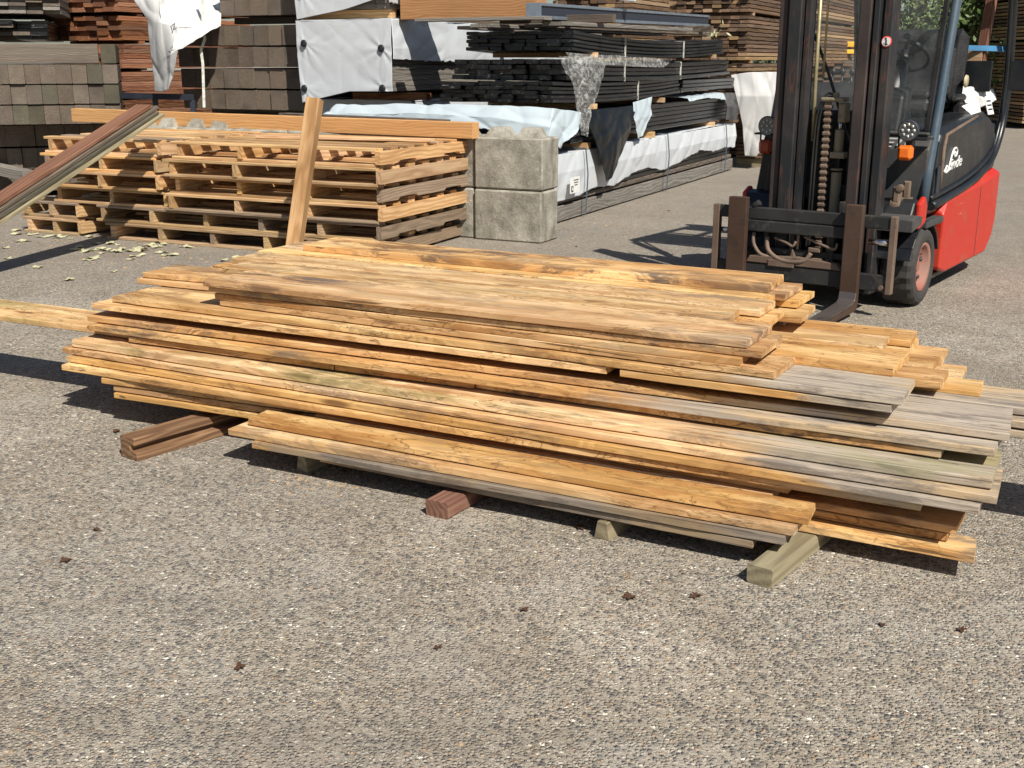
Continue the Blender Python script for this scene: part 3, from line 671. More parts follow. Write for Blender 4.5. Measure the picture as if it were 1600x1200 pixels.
# loose grey timbers at the far left on the ground
freebeam(WP(-60, 262, .30), WP(36, 283, .22), .14, .1, 'greywood', 'loose_timber', 'pale grey timber lying high at the left edge beside the pallets', 'timber')
freebeam(WP(-50, 322, .08), WP(46, 312, .06), .14, .08, 'greywood', 'loose_timber', 'grey timber lying on the ground at the left edge', 'timber')
freebeam(WP(-80, 300, .0), WP(-10, 288, .0), .16, .18, 'greywood', 'loose_timber', 'dark block of timber propping the pale grey one at the left edge', 'timber')
S2 = WY(470, 100, 12.2); S2.z = 0
g2 = 'big square timbers stacked in the centre left'
for r_ in range(4):
    ends_row(S2 + YX * [-.02, .0, -.01, .0][r_], 8, .197 if r_ else .185, .198, 2.6, .905 + (3 - r_) * .2165, ['sleeper', 'sleeper'], '%s timber end from the right in the ' + ['top', 'second', 'third', 'bottom'][r_] + ' row of the centre stack', g2, seed=r_ + 31)
ends_row(S2, 5, .20, .20, 2.6, 1.85, 'sleeper', '%s timber end from the right in the upper pack of the centre stack', g2, seed=41)
ends_row(S2, 5, .20, .20, 2.6, 2.06, 'sleeper', '%s timber end from the right in the topmost row above the centre stack', g2, seed=42)
for r_ in range(3):
    ends_row(S2 + YY * .45, 8, .197, .24, 2.0, .06 + r_ * .26, 'sleeper', '%s shaded timber from the right, ' + ['lowest', 'middle', 'upper'][r_] + ' row under the centre stack', g2, seed=r_ + 45)
def cross(p, L, w, h, mat, label, cat='timber', name='cross_bearer', group='bearers between the stacked packs', rz=YA):
    o = copyloc(tmesh('timber', L, w, h, mat, 1), name, None, p, rz); return tag(o, label, cat, group)
cross(S2 - YX * 1.6 + YY * .5 + Vector((0, 0, .835)), 1.6, .1, .066, 'sleeper', 'Bearer under the centre stack of big timbers')
cross(S2 - YX * 1.05 + YY * .3 + Vector((0, 0, 1.776)), 1.05, .1, .066, 'sleeper', 'Bearer under the upper timbers of the centre stack')
cross(S1 - SX * 2.6 + SY * .55 + Vector((0, 0, .735)), 2.6, .1, .036, 'sleeper', 'Bearer under the sunlit rows of the dark left stack', rz=SA1)
# strap on the centre stack
def strap(pts, w, t, mat, name, label, cat, parent=None, group=None):
    mb = MB(); pts = [Vector(p) for p in pts]
    for a, b in zip(pts[:-1], pts[1:]): mb.bar(a, b, w, t, up=(0, -1, .05))
    o = mb.build(name, mat, parent)
    if parent is None: tag(o, label, cat, group)
    return o
q = 12.35
strap([WY(316, -60, q), WY(317, 40, q), WY(320, 62, q + .01), WY(314, 78, q), WY(317, 100, q), WY(319, 168, q)], .028, .004, 'strap', 'lashing_strap', 'white twisted strap hanging down in front of the centre timber stack', 'strap')

# ---------------------------------------------------------------- strapped packs (one thing each, boards as parts)
def pack(name, corner, z, ncol, nrow, cw, rh, L, mat, label, cat, group=None, jit=.02, gapz=.003, sag=0.0, seed=0, straps=(), yaw=0.0, bearers=None, var=4, wob=.003, ch=.003, stick=False, zgap=None, back=0.0):
    rg = random.Random(seed)
    e = empty(name, Vector((corner.x, corner.y, z)), YA + yaw, label, cat, group)
    n_ = 0
    for r_ in range(nrow):
        zo = r_ * rh + (zgap(r_) if zgap else 0)
        for c in range(ncol):
            if nrow * ncol > 100 and 0 < c < ncol - 1 and False: continue
            m = mat if not isinstance(mat, (list, tuple)) else rg.choice(mat)
            me = tmesh('board', L, cw - .004, rh - gapz, m, rg.randint(0, var - 1), sag=sag, wob=wob, ch=ch, seg=12 if sag else 5)
            o_ = copyloc(me, 'board', e, (-cw * c + rg.uniform(-.003, .003) * (4 if sag or mat == 'black' else 1), rg.uniform(-jit, jit) + back, zo + rg.uniform(-.0012, .0012) * (3 if mat == 'black' else 1)), R(90) + rg.uniform(-.003, .003)); n_ += 1
            if mat == 'black': o_.rotation_euler.x = rg.uniform(-.03, .03)
        if stick and r_ % stick == stick - 1:
            pass
    W_ = ncol * cw; H_ = nrow * rh + (zgap(nrow - 1) if zgap else 0)
    for sx in straps:
        mb = MB(); d = .006; u = sx / L; dz = -sag * (1 - (2 * u - 1) ** 2)
        for a, b in (((-W_ - d, sx, dz), (-W_ - d, sx, H_ + d + dz)), ((-W_ - d, sx, H_ + d + dz), (d, sx, H_ + d + dz)), ((d, sx, H_ + d + dz), (d, sx, dz - d))):
            mb.bar(a, b, .003 if False else .016, .003, up=(0, 1, 0) if abs(a[0] - b[0]) < .01 else (0, 0, 1))
        mb.build('strap', 'strap', e)
    return e
S3 = WY(187, 100, 13.9); S3.z = 0
def zg3(r_): return .035 * (r_ // 5)
for i in range(3):
    e = pack('board_pack', S3 + YY * .02 * i, .06 + i * .31, 7, 5, .165, .055, 2.4, 'redbrown', ['Lowest', 'Second', 'Third'][i] + ' hidden-end pack of red-brown boards behind the dark stack', 'board pack', 'packs of red-brown boards', seed=60 + i)
for i in range(5):
    e = pack('board_pack', S3 + YX * .02 * (i % 2) + YY * .03 * (i % 3), 1.0 + i * .315, 7, 5, .165, .055, 2.4, 'redbrown', ['Bottom visible', 'Second', 'Third', 'Fourth', 'Topmost'][i] + ' pack of red-brown boards left of the white tarp', 'board pack', 'packs of red-brown boards', jit=.05, seed=66 + i)
    cross(S3 - YX * 1.1 + YY * .35 + Vector((0, 0, 1.0 + i * .315 - .036)), 1.1, .09, .034, 'redbrown', 'Bearer under the ' + ['bottom', 'second', 'third', 'fourth', 'topmost'][i] + ' pack of red-brown boards')
# weathered boards at the top left
S0 = WY(95, 20, 12.9); S0.z = 0
pack('board_pack', S0 + YX * .0, 1.88, 9, 7, .17, .038, 2.0, ['greywood', 'greywood', 'sleeper'], 'Pack of weathered pale grey boards at the top left corner', 'board pack', jit=.12, seed=80, yaw=R(42))
pack('board_pack', S0 - YX * .2, 1.62, 8, 5, .17, .04, 2.0, ['sleeper', 'black'], 'Dark ragged board ends below the weathered pack at the top left', 'board pack', jit=.25, seed=81, yaw=R(42))

# ---------------------------------------------------------------- sheets
def sheet(name, rows, nu, nv, mat, amp, fr, label=None, cat=None, parent=None, seed=0, thick=.004, group=None, vstretch=1.0, hem=0.0, pins=(), cre=.75):
    """rows: list of point lists (top to bottom); bilinear surface with wrinkles pushed along its normal"""
    def lerp(lst, u):
        x = u * (len(lst) - 1); i = min(int(x), len(lst) - 2); f = x - i
        f = f * f * (3 - 2 * f) * .5 + f * .5
        return Vector(lst[i]) * (1 - f) + Vector(lst[i + 1]) * f
    g = [[None] * (nu + 1) for _ in range(nv + 1)]
    for j in range(nv + 1):
        for i in range(nu + 1):
            u = i / nu
            g[j][i] = lerp([lerp(r, u) for r in rows], j / nv)
    out = []
    for j in range(nv + 1):
        for i in range(nu + 1):
            p = g[j][i]
            du = g[j][min(i + 1, nu)] - g[j][max(i - 1, 0)]; dv = g[min(j + 1, nv)][i] - g[max(j - 1, 0)][i]
            nn = du.cross(dv); nn = nn.normalized() if nn.length > 1e-9 else Vector((0, -1, 0))
            q = Vector((p.x * fr, p.y * fr, p.z * fr * vstretch)) + Vector((seed * 3.1, 0, 0))
            w_ = Vector((mn.noise(q * .7), mn.noise(q * .7 + Vector((5, 5, 5))), mn.noise(q * .7 + Vector((9, 2, 1))))) * .5
            a = .7 * mn.noise(q * .5 + w_) + .22 * mn.noise(q * 1.7)
            cx = q.x * .9 + q.y * .45; cz = q.z
            for k, (ca_, sa_, fq, am) in enumerate(((.8, .6, 1.6, .55), (.75, -.65, 1.3, .5), (.2, .98, 1.9, .35))):
                u1 = cx * ca_ + cz * sa_; v1 = -cx * sa_ + cz * ca_
                r1 = 1 - abs(mn.noise(Vector((u1 * .33, v1 * fq, 7 + k * 5 + seed)) + w_ * .6)) * 3.2
                a += am * cre * max(0, r1) ** 2
            for P_ in pins:
                dv_ = p - Vector(P_); dl = dv_.length; th_ = math.atan2(dv_.z, dv_.x)
                a += .42 * max(-.3, mn.noise(Vector((math.cos(th_) * 2.6, math.sin(th_) * 2.6, dl * 1.5 + P_[0] * 7)))) * 2 * math.exp(-dl / .33) * min(1, dl / .06) - .5 * math.exp(-dl / .04)
            hz = hem * mn.noise(Vector((i * .35, seed, 3))) if j == nv else 0
            out.append(p + nn * amp * a + Vector((0, 0, hz)))
    fs = [[j * (nu + 1) + i, j * (nu + 1) + i + 1, (j + 1) * (nu + 1) + i + 1, (j + 1) * (nu + 1) + i] for j in range(nv) for i in range(nu)]
    mb = MB(); mb.add(out, fs, 0, True); o = mb.build(name, mat, parent, fixn=False)
    m = o.modifiers.new('thick', 'SOLIDIFY'); m.thickness = thick; m.offset = 0
    if label: tag(o, label, cat, group)
    return o
def inv(e, p): return e.matrix_world.inverted() @ Vector(p)

# wrapped packs, left centre
def wrapped(corner, z, Wx, L, H, label, sheetH, discs=(), seed=0, inner='black', mat='wrap', botraise=(0, 0)):
    e = empty('wrapped_pack', Vector((corner.x, corner.y, z)), YA, label, 'wrapped pack', 'white wrapped board packs')
    rg = random.Random(seed); nc = 7; cw = (Wx - .04) / nc; nr = max(2, int((H - .02) / .05))
    for r_ in range(nr):
        for c in range(nc):
            if 0 < c < nc - 1 and 0 < r_ < nr - 1 and (c + r_) % 9 == 8: continue
            me = tmesh('board', L - .06, cw - .004, .047, inner, rg.randint(0, 3), wob=.002, seg=5)
            copyloc(me, 'board', e, (-.02 - cw * c, .03 + rg.uniform(0, .02), r_ * .05), R(90))
    # front sheet, top sheet and side sheet, each a wrinkled surface in the pack's own frame
    f = -.02
    sheet('wrap', [[(-Wx - .02, f, H + .01), (.015, f, H + .01)], [(-Wx - .02, f, H * .5), (.015, f, H * .5)], [(-Wx + .02, f - .01, -.06 - botraise[0]), (-Wx * .45, f, -.005), (.015, f, botraise[1])]], 90, 60, mat, .013, 2.4, parent=e, seed=seed, pins=[(x, f, zz) for x, zz in discs], cre=.35)
    sheet('wrap', [[(-Wx - .02, L, H + .012), (.02, L, H + .012)], [(-Wx - .02, f, H + .012), (.02, f, H + .012)]], 20, 50, mat, .012, 2.5, parent=e, seed=seed + 1)
    hh = sheetH
    sheet('wrap', [[(.02, f, H + .01), (.022, L * .5, H + .01), (.02, L, H + .01)], [(.04, f, H * .6), (.035, L * .5, H * .65), (.03, L, H * .6)], [(.03, f, hh[0]), (.05, L * .2, hh[1]), (.03, L * .5, hh[2]), (.03, L, hh[3])]], 120, 28, mat, .016, 2.6, parent=e, seed=seed + 2, hem=.02)
    for (x, zz) in discs:
        mb = MB(); mb.lathe([(0.0001, -.008), (.026, -.008), (.034, -.004), (.036, .006)], (x, f - .022, zz), 'y', 16); mb.build('washer', 'blackdisc', e)
    return e
SA = WY(612, 100, 11.45); SA.z = 0
wrapped(SA, 1.115, 1.06, 4.2, .66, 'Large white wrapped pack with four black washers in the middle of the stack', (.30, .28, .27, .2), ((-.98, .45), (-.09, .40), (-.09, .03), (-1.0, .02)), 3, 'greywood', botraise=(.06, .0))
wrapped(SA + YX * -.02, 1.88, 1.06, 2.0, .62, 'White wrapped pack at the top edge above the pack with four washers', (.05, .02, .02, .0), ((-.97, .16),), 7, 'greywood', botraise=(.03, .12))
cross(SA - YX * .62 + YY * .25 + Vector((0, 0, 1.03)), .85, .1, .066, 'redbrown', 'Brown bearer under the large white wrapped pack')
cross(SA - YX * 1.1 + YY * 2.0 + Vector((0, 0, 1.03)), 1.1, .1, .066, 'redbrown', 'Rear bearer under the large white wrapped pack')
cross(SA - YX * 1.1 + YY * .1 + Vector((0, 0, 1.795)), 1.05, .1, .08, 'pallet', 'Light bearer between the two white wrapped packs')
wrapped(SA + YY * .35, .56, 1.1, 4.0, .45, 'Shaded grey-white wrapped pack below the large white one', (.05, .02, .02, .0), (), 11, 'greywood')
wrapped(SA + YY * .35, .06, 1.1, 4.0, .44, 'Lowest wrapped pack hidden behind the concrete blocks', (.05, .02, .02, .0), (), 12, 'greywood')

# ---------------------------------------------------------------- black board packs on the right-hand stack
K0 = WP(862, 352); K0.z = 0
def KP(x, y, z): return K0 + YX * x + YY * y + Vector((0, 0, z))
# bottom: long grey beams and wrapped pack
for i, x in enumerate((-.12, -1.05)):
    o = copyloc(tmesh('timber', 6.0, .12, .135, 'greywood', i), 'long_beam', None, KP(x + .13, -.05, .015), YA + R(90))
    tag(o, ['long grey beam on the ground along the right foot of the black board stack', 'grey beam on the ground hidden behind the front one'][i], 'beam', 'ground beams under the black board stack')
def bundle(z, nrow, rh, y0, L, label, sag, seed, straps, ncol=9, cw=.121, mat='black', jit=.03, xo=0.0, yaw=0.0):
    c = KP(xo, y0, 0)
    return pack('black_board_pack', c, z, ncol, nrow, cw, rh, L, mat, label, 'board pack', 'strapped packs of black boards', jit=jit, sag=sag, seed=seed, straps=straps, yaw=yaw, wob=.006, ch=.006)
e = bundle(.17, 8, .05, 0, 5.85, 'Bottom pack of dark boards under the white cover', 0, 101, (), mat=['sleeper', 'black'])
for i, y in enumerate((.75, 2.6, 4.9)):
    o = copyloc(tmesh('timber', 1.1, .09, .06, 'pallet', i), 'cross_bearer', None, KP(-1.08, y, .61), YA); tag(o, 'Light wood bearer on the white cover, %s from the camera' % ORD[i + 1], 'timber', 'bearers between the stacked packs')
# white cover over the bottom pack (its own sheet)
top = .60
sheet('cover_sheet', [[KP(-1.12, -.02, top), KP(-1.12, 3, top), KP(-1.12, 5.9, top)], [KP(.02, -.02, top + .01), KP(.02, 3, top + .01), KP(.02, 5.9, top + .02)]], 90, 10, 'wrap', .01, 2.5, 'pale sheet lying on top of the bottom pack of dark boards', 'plastic sheet', seed=4)
hems = [.19, .20, .25, .21, .29, .31, .24, .27, .33, .36, .31, .33, .30]
sheet('cover_sheet', [[KP(.03, -.03 + 5.95 * i / 12, top + .008) for i in range(13)], [KP(.055, -.03 + 5.95 * i / 12, .45) for i in range(13)], [KP(.04, -.03 + 5.95 * i / 12, hems[i]) for i in range(13)]], 150, 26, 'wrap', .022, 2.6, 'long white cover sheet hanging along the side of the bottom pack', 'plastic sheet', seed=14, hem=.02)
sheet('cover_sheet', [[KP(-1.1, -.04, top), KP(.02, -.04, top)], [KP(-1.1, -.05, .25), KP(.02, -.05, .22)]], 40, 20, 'wrap', .015, 3, 'end flap of the white cover behind the concrete block', 'plastic sheet', seed=24)
# printed packing slip on the cover
sl = empty('packing_slip', KP(.092, .30, .33), YA + R(90), 'white printed packing slip on the cover beside the concrete block', 'paper label')
MB().box((0, 0, 0), (.22, .003, .14)).build('paper', 'white', sl)
mb = MB(); mb.box((-.065, -.004, -.03), (.045, .002, .05)); mb.box((-.065, -.006, -.03), (.022, .002, .026), 1)
for k in range(3): mb.box((.02, -.004, .045 - k * .022), (.11 - .02 * k, .002, .006))
mb.build('print', ['ink', 'white'], sl)
for i, y in enumerate((.62, 3.0, 5.35)):
    strap([KP(-.6, y, top + .03), KP(.062, y, top + .03), KP(.088, y, .4), KP(.07, y, .02)], .012, .003, 'bluegrey', 'packing_strap', 'Thin dark strap round the bottom pack, %s from the camera' % ORD[i + 1], 'strap', group='thin straps round the bottom pack')
bundle(.68, 6, .046, .45, 5.4, 'Black board pack resting above the white cover', .0, 102, (), xo=-.02)
for i, y in enumerate((.9, 2.9, 5.0)):
    o = copyloc(tmesh('timber', 1.1, .09, .05, 'pallet', i), 'cross_bearer', None, KP(-1.08, y, .965), YA); tag(o, 'Bearer above the third black pack, %s from the camera' % ORD[i + 1], 'timber', 'bearers between the stacked packs')
bundle(1.05, 5, .036, -.05, 3.6, 'Lower front layer of the ragged black pack with clear film', .03, 103, (2.2,), ncol=9, jit=.06)
bundle(1.06, 3, .045, 3.65, 2.2, 'Rear lower layer of black boards behind the clear film', .0, 108, (), ncol=9, jit=.06)
bundle(1.24, 4, .044, .22, 5.3, 'Middle black pack with two white straps', .035, 104, (1.5, 3.3), jit=.05, xo=.01)
for i, y in enumerate((.95, 4.9)):
    o = copyloc(tmesh('timber', 1.05, .09, .045, 'pallet', i), 'cross_bearer', None, KP(-1.05, y, 1.43), YA); tag(o, 'Pale bearer in the gap below the top black pack, ' + ('near' if i == 0 else 'far') + ' one', 'timber', 'bearers between the stacked packs')
bundle(1.49, 5, .034, .5, 4.9, 'Top black board pack sagging in the middle with two white straps', .06, 105, (1.3, 3.2), jit=.05, xo=-.02)
# boards and profile on the very top
for k, (x, y, L, w, h, m, lb) in enumerate(((-1.15, .35, 3.2, .16, .03, 'greywood', 'leftmost flat weathered board on top of the black packs'), (-.85, .1, 4.1, .2, .03, 'greywood', 'broad grey-brown board lying on top of the black packs'), (-.58, .6, 4.0, .18, .03, 'sleeper', 'dark board beside the broad grey-brown one on top'), (-.3, .4, 2.6, .2, .035, 'greywood', 'short grey board ending in mid air on top of the black packs'))):
    o = copyloc(tmesh('timber', L, w, h, m, k), 'loose_board', None, KP(x + .2, y, 1.675 + .008 * k), YA + R(90 - 3 * k)); tag(o, lb, 'board', 'loose boards on top of the black packs')
for k, (x, w) in enumerate(((-.75, 1.9), (-.8, 2.1))):
    o = copyloc(tmesh('timber', 1.3, .17, .03, 'greywood', k + 1), 'loose_board', None, KP(-1.5 - .2 * k, .25 + .35 * k, 1.745 + k * .032), YA + R(4 * k)); tag(o, ['crosswise weathered board under the brown laminated beam', 'second crosswise board under the brown laminated beam'][k], 'board', 'loose boards on top of the black packs')
def profile(a, b, label):
    a = Vector(a); b = Vector(b); mb = MB(); L = (b - a).length; w, h, t = .15, .14, .008
    pr = [(0, 0), (w, 0), (w, h), (0, h)]
    mb.box((L / 2, w / 2, t / 2), (L, w, t)); mb.box((L / 2, w / 2, h - t / 2), (L, w, t)); mb.box((L / 2, w - t / 2, h / 2), (L, t, h - .02)); mb.box((L / 2, t / 2 + .012, h / 2), (L, t, h - .02), 1)
    mb.box((L / 2, t / 2, h * .9), (L, t, h * .18)); mb.box((L / 2, t / 2, h * .12), (L, t, h * .2)); mb.box((-.003, w / 2, h / 2), (.006, w, h))
    o = mb.build('aluminium_profile', ['alu', 'ink'], None, bev=.003); d = (b - a)
    o.matrix_world = Matrix.Translation(a) @ (d.to_track_quat('X', 'Z').to_matrix().to_4x4())
    tag(o, label, 'metal profile')
pa = WY(846, 30, 10.7); pb = WY(1108, 42, 15.3); profile(pa, pb, 'long blue-grey aluminium profile lying on top of the black packs')
cross(KP(-1.0, 1.0, 1.74), 1.15, .08, .07, 'sleeper', 'Near bearer holding up the aluminium profile')
cross(KP(-1.0, 4.2, 1.72), 1.15, .08, .07, 'sleeper', 'Far bearer holding up the aluminium profile')
mb = MB(); rg = random.Random(3); cc_ = WY(1108, 56, 15.4)
for _ in range(70):
    p = cc_ + Vector((rg.gauss(0, .07), rg.gauss(0, .07), abs(rg.gauss(0, .045)))); a1 = Vector((rg.gauss(0, 1), rg.gauss(0, 1), rg.gauss(0, 1))).normalized() * rg.uniform(.02, .05); a2 = a1.cross(Vector((rg.gauss(0, 1), rg.gauss(0, 1), rg.gauss(0, 1)))).normalized() * .012
    mb.add([p - a1, p + a2, p + a1, p - a2], [(0, 1, 2, 3)])
tag(mb.build('withered_plant', 'leaf_pale', fixn=False), 'small clump of withered straw-coloured leaves on the far end of the black packs', 'dead plant')
# brown laminated beams at the top, crosswise
for k in range(2):
    a = WY(838, 27, 10.9); o = copyloc(tmesh('timber', 1.42, .22, .30, 'glulam', k), 'laminated_beam', None, a - YX * 1.42 + Vector((0, 0, .0 + .31 * k)), YA)
    tag(o, ['smooth brown laminated beam across the top of the black packs', 'second laminated beam on the first, at the top edge'][k], 'beam')
wz = WY(990, 6, 12.4)
sheet('cover_sheet', [[wz + Vector((-1.0, .4, .45)), wz + Vector((.1, 0, .45))], [wz + Vector((-1.1, .4, .07)), wz + Vector((-.5, .2, .08)), wz + Vector((.02, 0, .02))]], 40, 20, 'wrap_blue', .03, 3, 'pale blue film hanging at the top edge above the aluminium profile', 'plastic sheet', seed=77)
# tarps draped on the black stack
def kz(px, py, z): return WP(px, py, z)
sheet('cover_sheet', [[KP(-2.2, -.05, 1.02), KP(-1.15, -.1, 1.035), KP(-.4, -.12, 1.03), KP(.05, -.1, 1.01), KP(.08, .45, .96)],
                      [KP(-2.25, -.2, .93), KP(-1.25, -.22, .96), KP(-.45, -.24, .93), KP(.07, -.2, .86), KP(.12, .35, .84)],
                      [KP(-2.3, -.22, .88), KP(-1.3, -.26, .80), KP(-.5, -.27, .84), KP(.06, -.22, .60), KP(.14, .2, .80)]], 110, 26, 'wrap_blue', .03, 3.1, 'pale blue torn sheet draped over the near end of the black stack', 'plastic sheet', seed=31, hem=.04)
sheet('cover_sheet', [[KP(.04, .55, .98), KP(.05, .8, .97), KP(.05, 2.0, .97)], [KP(.10, .75, .70), KP(.17, 1.2, .66), KP(.10, 1.75, .8)], [KP(.16, .95, .30), KP(.17, 1.05, .33), KP(.12, 1.55, .62)]], 36, 36, 'black_film', .03, 3, 'black torn film hanging in a point over the white cover', 'plastic sheet', seed=41)
sheet('cover_sheet', [[KP(.05, 1.9, 1.0), KP(.05, 2.5, 1.04)], [KP(.10, 1.85, .82), KP(.09, 2.4, .86)], [KP(.10, 1.95, .64), KP(.10, 2.1, .66)]], 20, 24, 'wrap_blue', .025, 3.4, 'small pale torn flap hanging beside the black film', 'plastic sheet', seed=43)
sheet('cover_sheet', [[KP(-.3, 3.6, 1.03), KP(-.3, 5.3, 1.03)], [KP(.06, 3.7, 1.0), KP(.06, 5.2, 1.02)], [KP(.09, 3.7, .96), KP(.09, 4.4, .98), KP(.09, 5.2, .93)]], 50, 16, 'wrap_blue', .02, 4, 'narrow pale strip of film showing at the far end of the black stack', 'plastic sheet', seed=45)
sheet('cover_sheet', [[KP(.02, 5.2, 1.02), KP(.03, 5.85, 1.0)], [KP(.08, 5.3, .85), KP(.08, 5.85, .8)], [KP(.07, 5.3, .68), KP(.07, 5.8, .66)]], 16, 20, 'black_film', .02, 3, 'black film over the far end of the black stack', 'plastic sheet', seed=46)
sheet('clear_film', [[KP(.04, .05, 1.44), KP(.05, .5, 1.44), KP(.05, 1.15, 1.42)], [KP(.08, .25, 1.22), KP(.14, .45, 1.2), KP(.1, .9, 1.26)], [KP(.10, .35, .95), KP(.17, .5, .93), KP(.12, .62, .95)], [KP(.10, .42, .76), KP(.15, .48, .74), KP(.12, .56, .78)]], 26, 50, 'clear', .035, 5, 'crumpled clear film hanging from the ragged black pack', 'plastic film', seed=51)
sheet('clear_film', [[KP(.03, .2, 1.47), KP(.03, 3.2, 1.42)], [KP(.055, .3, 1.38), KP(.055, 2.8, 1.33)]], 60, 8, 'clear', .02, 5, 'strip of torn clear film along the side of the black pack', 'plastic film', seed=53)

# ---------------------------------------------------------------- white tarp at the left centre
def T(px, py, y): return WY(px, py, y)
tp = sheet('white_tarp', [[T(196, -40, 12.7), T(250, -40, 12.6), T(300, -40, 13.4), T(348, -30, 13.4)],
                     [T(208, 0, 12.6), T(250, 0, 12.4), T(300, 2, 12.9), T(346, 5, 12.9)],
                     [T(229, 30, 12.5), T(250, 35, 12.3), T(278, 40, 12.2), T(345, 39.5, 12.3)],
                     [T(235, 90, 12.5), T(252, 90, 12.3), T(264, 85, 12.12), T(277, 76, 12.05)],
                     [T(240, 143, 12.5), T(252, 144, 12.35), T(261, 140, 12.2), T(271, 104, 12.1)]], 60, 70, 'tarp', .03, 4.5, 'white tarp hanging between the red-brown boards and the centre timbers', 'tarp', seed=61, vstretch=.3)
def text(body, size, loc, rot, mat, parent, name='lettering', ext=.001, shear=0.0):
    c = bpy.data.curves.new(name, 'FONT'); c.body = body; c.size = size; c.extrude = ext; c.align_x = 'CENTER'; c.align_y = 'CENTER'; c.shear = shear
    t = bpy.data.objects.new(name, c); col.objects.link(t)
    dg = bpy.context.evaluated_depsgraph_get(); me = bpy.data.meshes.new_from_object(t.evaluated_get(dg)); bpy.data.objects.remove(t)
    me.materials.clear(); me.materials.append(M[mat]); o = link(name, me, parent); o.location = loc; o.rotation_euler = rot; return o
text('JZ', .085, T(271, 43, 11.98), (R(80), R(-25), YA), 'ink', tp)
# dark rail between stacks
mb = MB(); a = T(184, 149, 12.9); b = T(300, 152, 12.5); mb.bar(a, b, .06, .06); mb.bar(a - Vector((0, 0, .2)), b - Vector((0, 0, .2)), .05, .05)
for k in (0, .5, 1):
    p = a.lerp(b, k); mb.bar((p.x, p.y + .02, 0), (p.x, p.y + .02, p.z - .03), .05, .05, up=(1, 0, 0))
tag(mb.build('steel_rack', 'ink'), 'low black steel rack between the dark stack and the centre timbers', 'rack')

# ---------------------------------------------------------------- rear stacks
def rear(px, py, D, ncol, nrow, cw, rh, L, z0, mat, label, seed, gapz=.012, jit=.05, yaw=0.0):
    c = WY(px, py, D)
    return pack('decking_pack', Vector((c.x, c.y, 0)), z0, ncol, nrow, cw, rh, L, mat, label, 'board pack', 'packs of brown decking', jit=jit, gapz=gapz, seed=seed, yaw=yaw)
DK = ['decking', 'decking', 'decking', 'decking_lite']
lv = ['Lowest', 'Second', 'Third', 'Fourth', 'Fifth', 'Top']
for i in range(4):
    rear(1165, 100, 17.6, 9, 11, .135, .058, 3.2, .05 + i * .68, DK, lv[i] + ' decking pack of the rear stack left of the forklift mast', 200 + i)
    c = WY(1165, 100, 17.6); cross(Vector((c.x, c.y, 0)) - YX * 1.2 + YY * .3 + Vector((0, 0, .05 + i * .68 - .045)), 1.2, .09, .043, 'decking_lite', lv[i] + ' bearer of the rear stack left of the forklift mast')
for i in range(4):
    rear(1284, 60, 21.5, 10, 11, .14, .058, 3.6, .05 + i * .68, DK, lv[i] + ' decking pack of the rear stack behind the forklift mast', 210 + i)
for i in range(4):
    rear(985, 60, 19.5, 10, 9, .14, .07, 3.0, .05 + i * .68, DK, lv[i] + ' decking pack behind the black board packs', 220 + i)
for i in range(4):
    rear(700, 60, 18.5, 10, 9, .16, .07, 3.0, .05 + i * .68, ['decking', 'sleeper'], lv[i] + ' brown pack far behind the large white wrapped pack', 230 + i)
# low stack with white tarp near the forklift's left lamp
low = WY(1172, 240, 15.9); low.z = 0
for i in range(2):
    pack('decking_pack', low + YX * .62 + YY * .1, .12 + i * .5, 7, 9, .12, .05, 2.6, 'decking', ['Lower', 'Upper'][i] + ' dark pack under the white tarp left of the forklift', 'board pack', 'packs of brown decking', seed=240 + i, gapz=.012)
p = low + YX * .62; cross(p - YX * .84 + YY * .15 + Vector((0, 0, .0)), .84, .1, .11, 'greenwood', 'Near ground bearer of the dark pack under the white tarp'); cross(p - YX * .84 + YY * 2.2 + Vector((0, 0, .0)), .84, .1, .11, 'greenwood', 'Far ground bearer of the dark pack under the white tarp')
p = WY(1137, 118, 15.85)
sheet('white_tarp', [[T(1142, 117, 15.9), T(1175, 113, 15.75), T(1225, 112, 15.6)], [T(1150, 150, 15.75), T(1180, 150, 15.62), T(1225, 150, 15.5)], [T(1160, 195, 15.7), T(1190, 195, 15.6), T(1225, 195, 15.45)], [T(1163, 244, 15.7), T(1181, 245, 15.6), T(1222, 190, 15.4)]], 50, 50, 'tarp', .03, 4.2, 'white tarp draped over the low stack left of the forklift mast', 'tarp', seed=71, vstretch=.3)
# right-hand far decking stack
for i in range(4):
    c = WP(1700, 200)
    e = pack('decking_pack', Vector((c.x + .2, c.y - .4, 0)), .12 + i * .86, 13, 11, .14, .075, 3.6, ['decking_lite', 'decking_lite', 'decking'], lv[i] + ' tan decking pack of the tall stack at the right edge', 'board pack', 'packs of tan decking at the right edge', jit=.04, gapz=.024, seed=260 + i, yaw=R(25))
# items behind the cab: yellow machine frame, dark slates
c = WY(1338, 95, 19.5)
for i in range(3):
    pack('board_pack', Vector((c.x - .05, c.y, 0)), .1 + i * .45, 5, 9, .15, .045, 1.6, ['sleeper', 'decking'], lv[i] + ' grey-brown pack seen between mast and dashboard', 'board pack', seed=280 + i, jit=.12)
mb = MB(); p = WY(1331, 71, 24); mb.box(p + Vector((0, 0, .02)), (.75, .2, .1)); mb.box(p + Vector((0, 0, -.12)), (.75, .2, .08)); mb.box(p + Vector((-.3, 0, -.75)), (.08, .1, 1.4)); mb.box(p + Vector((.3, 0, -.75)), (.08, .1, 1.4))
tag(mb.build('steel_trestle', 'yellow', bev=.01), 'yellow steel trestle far behind, seen between the mast rails', 'trestle')

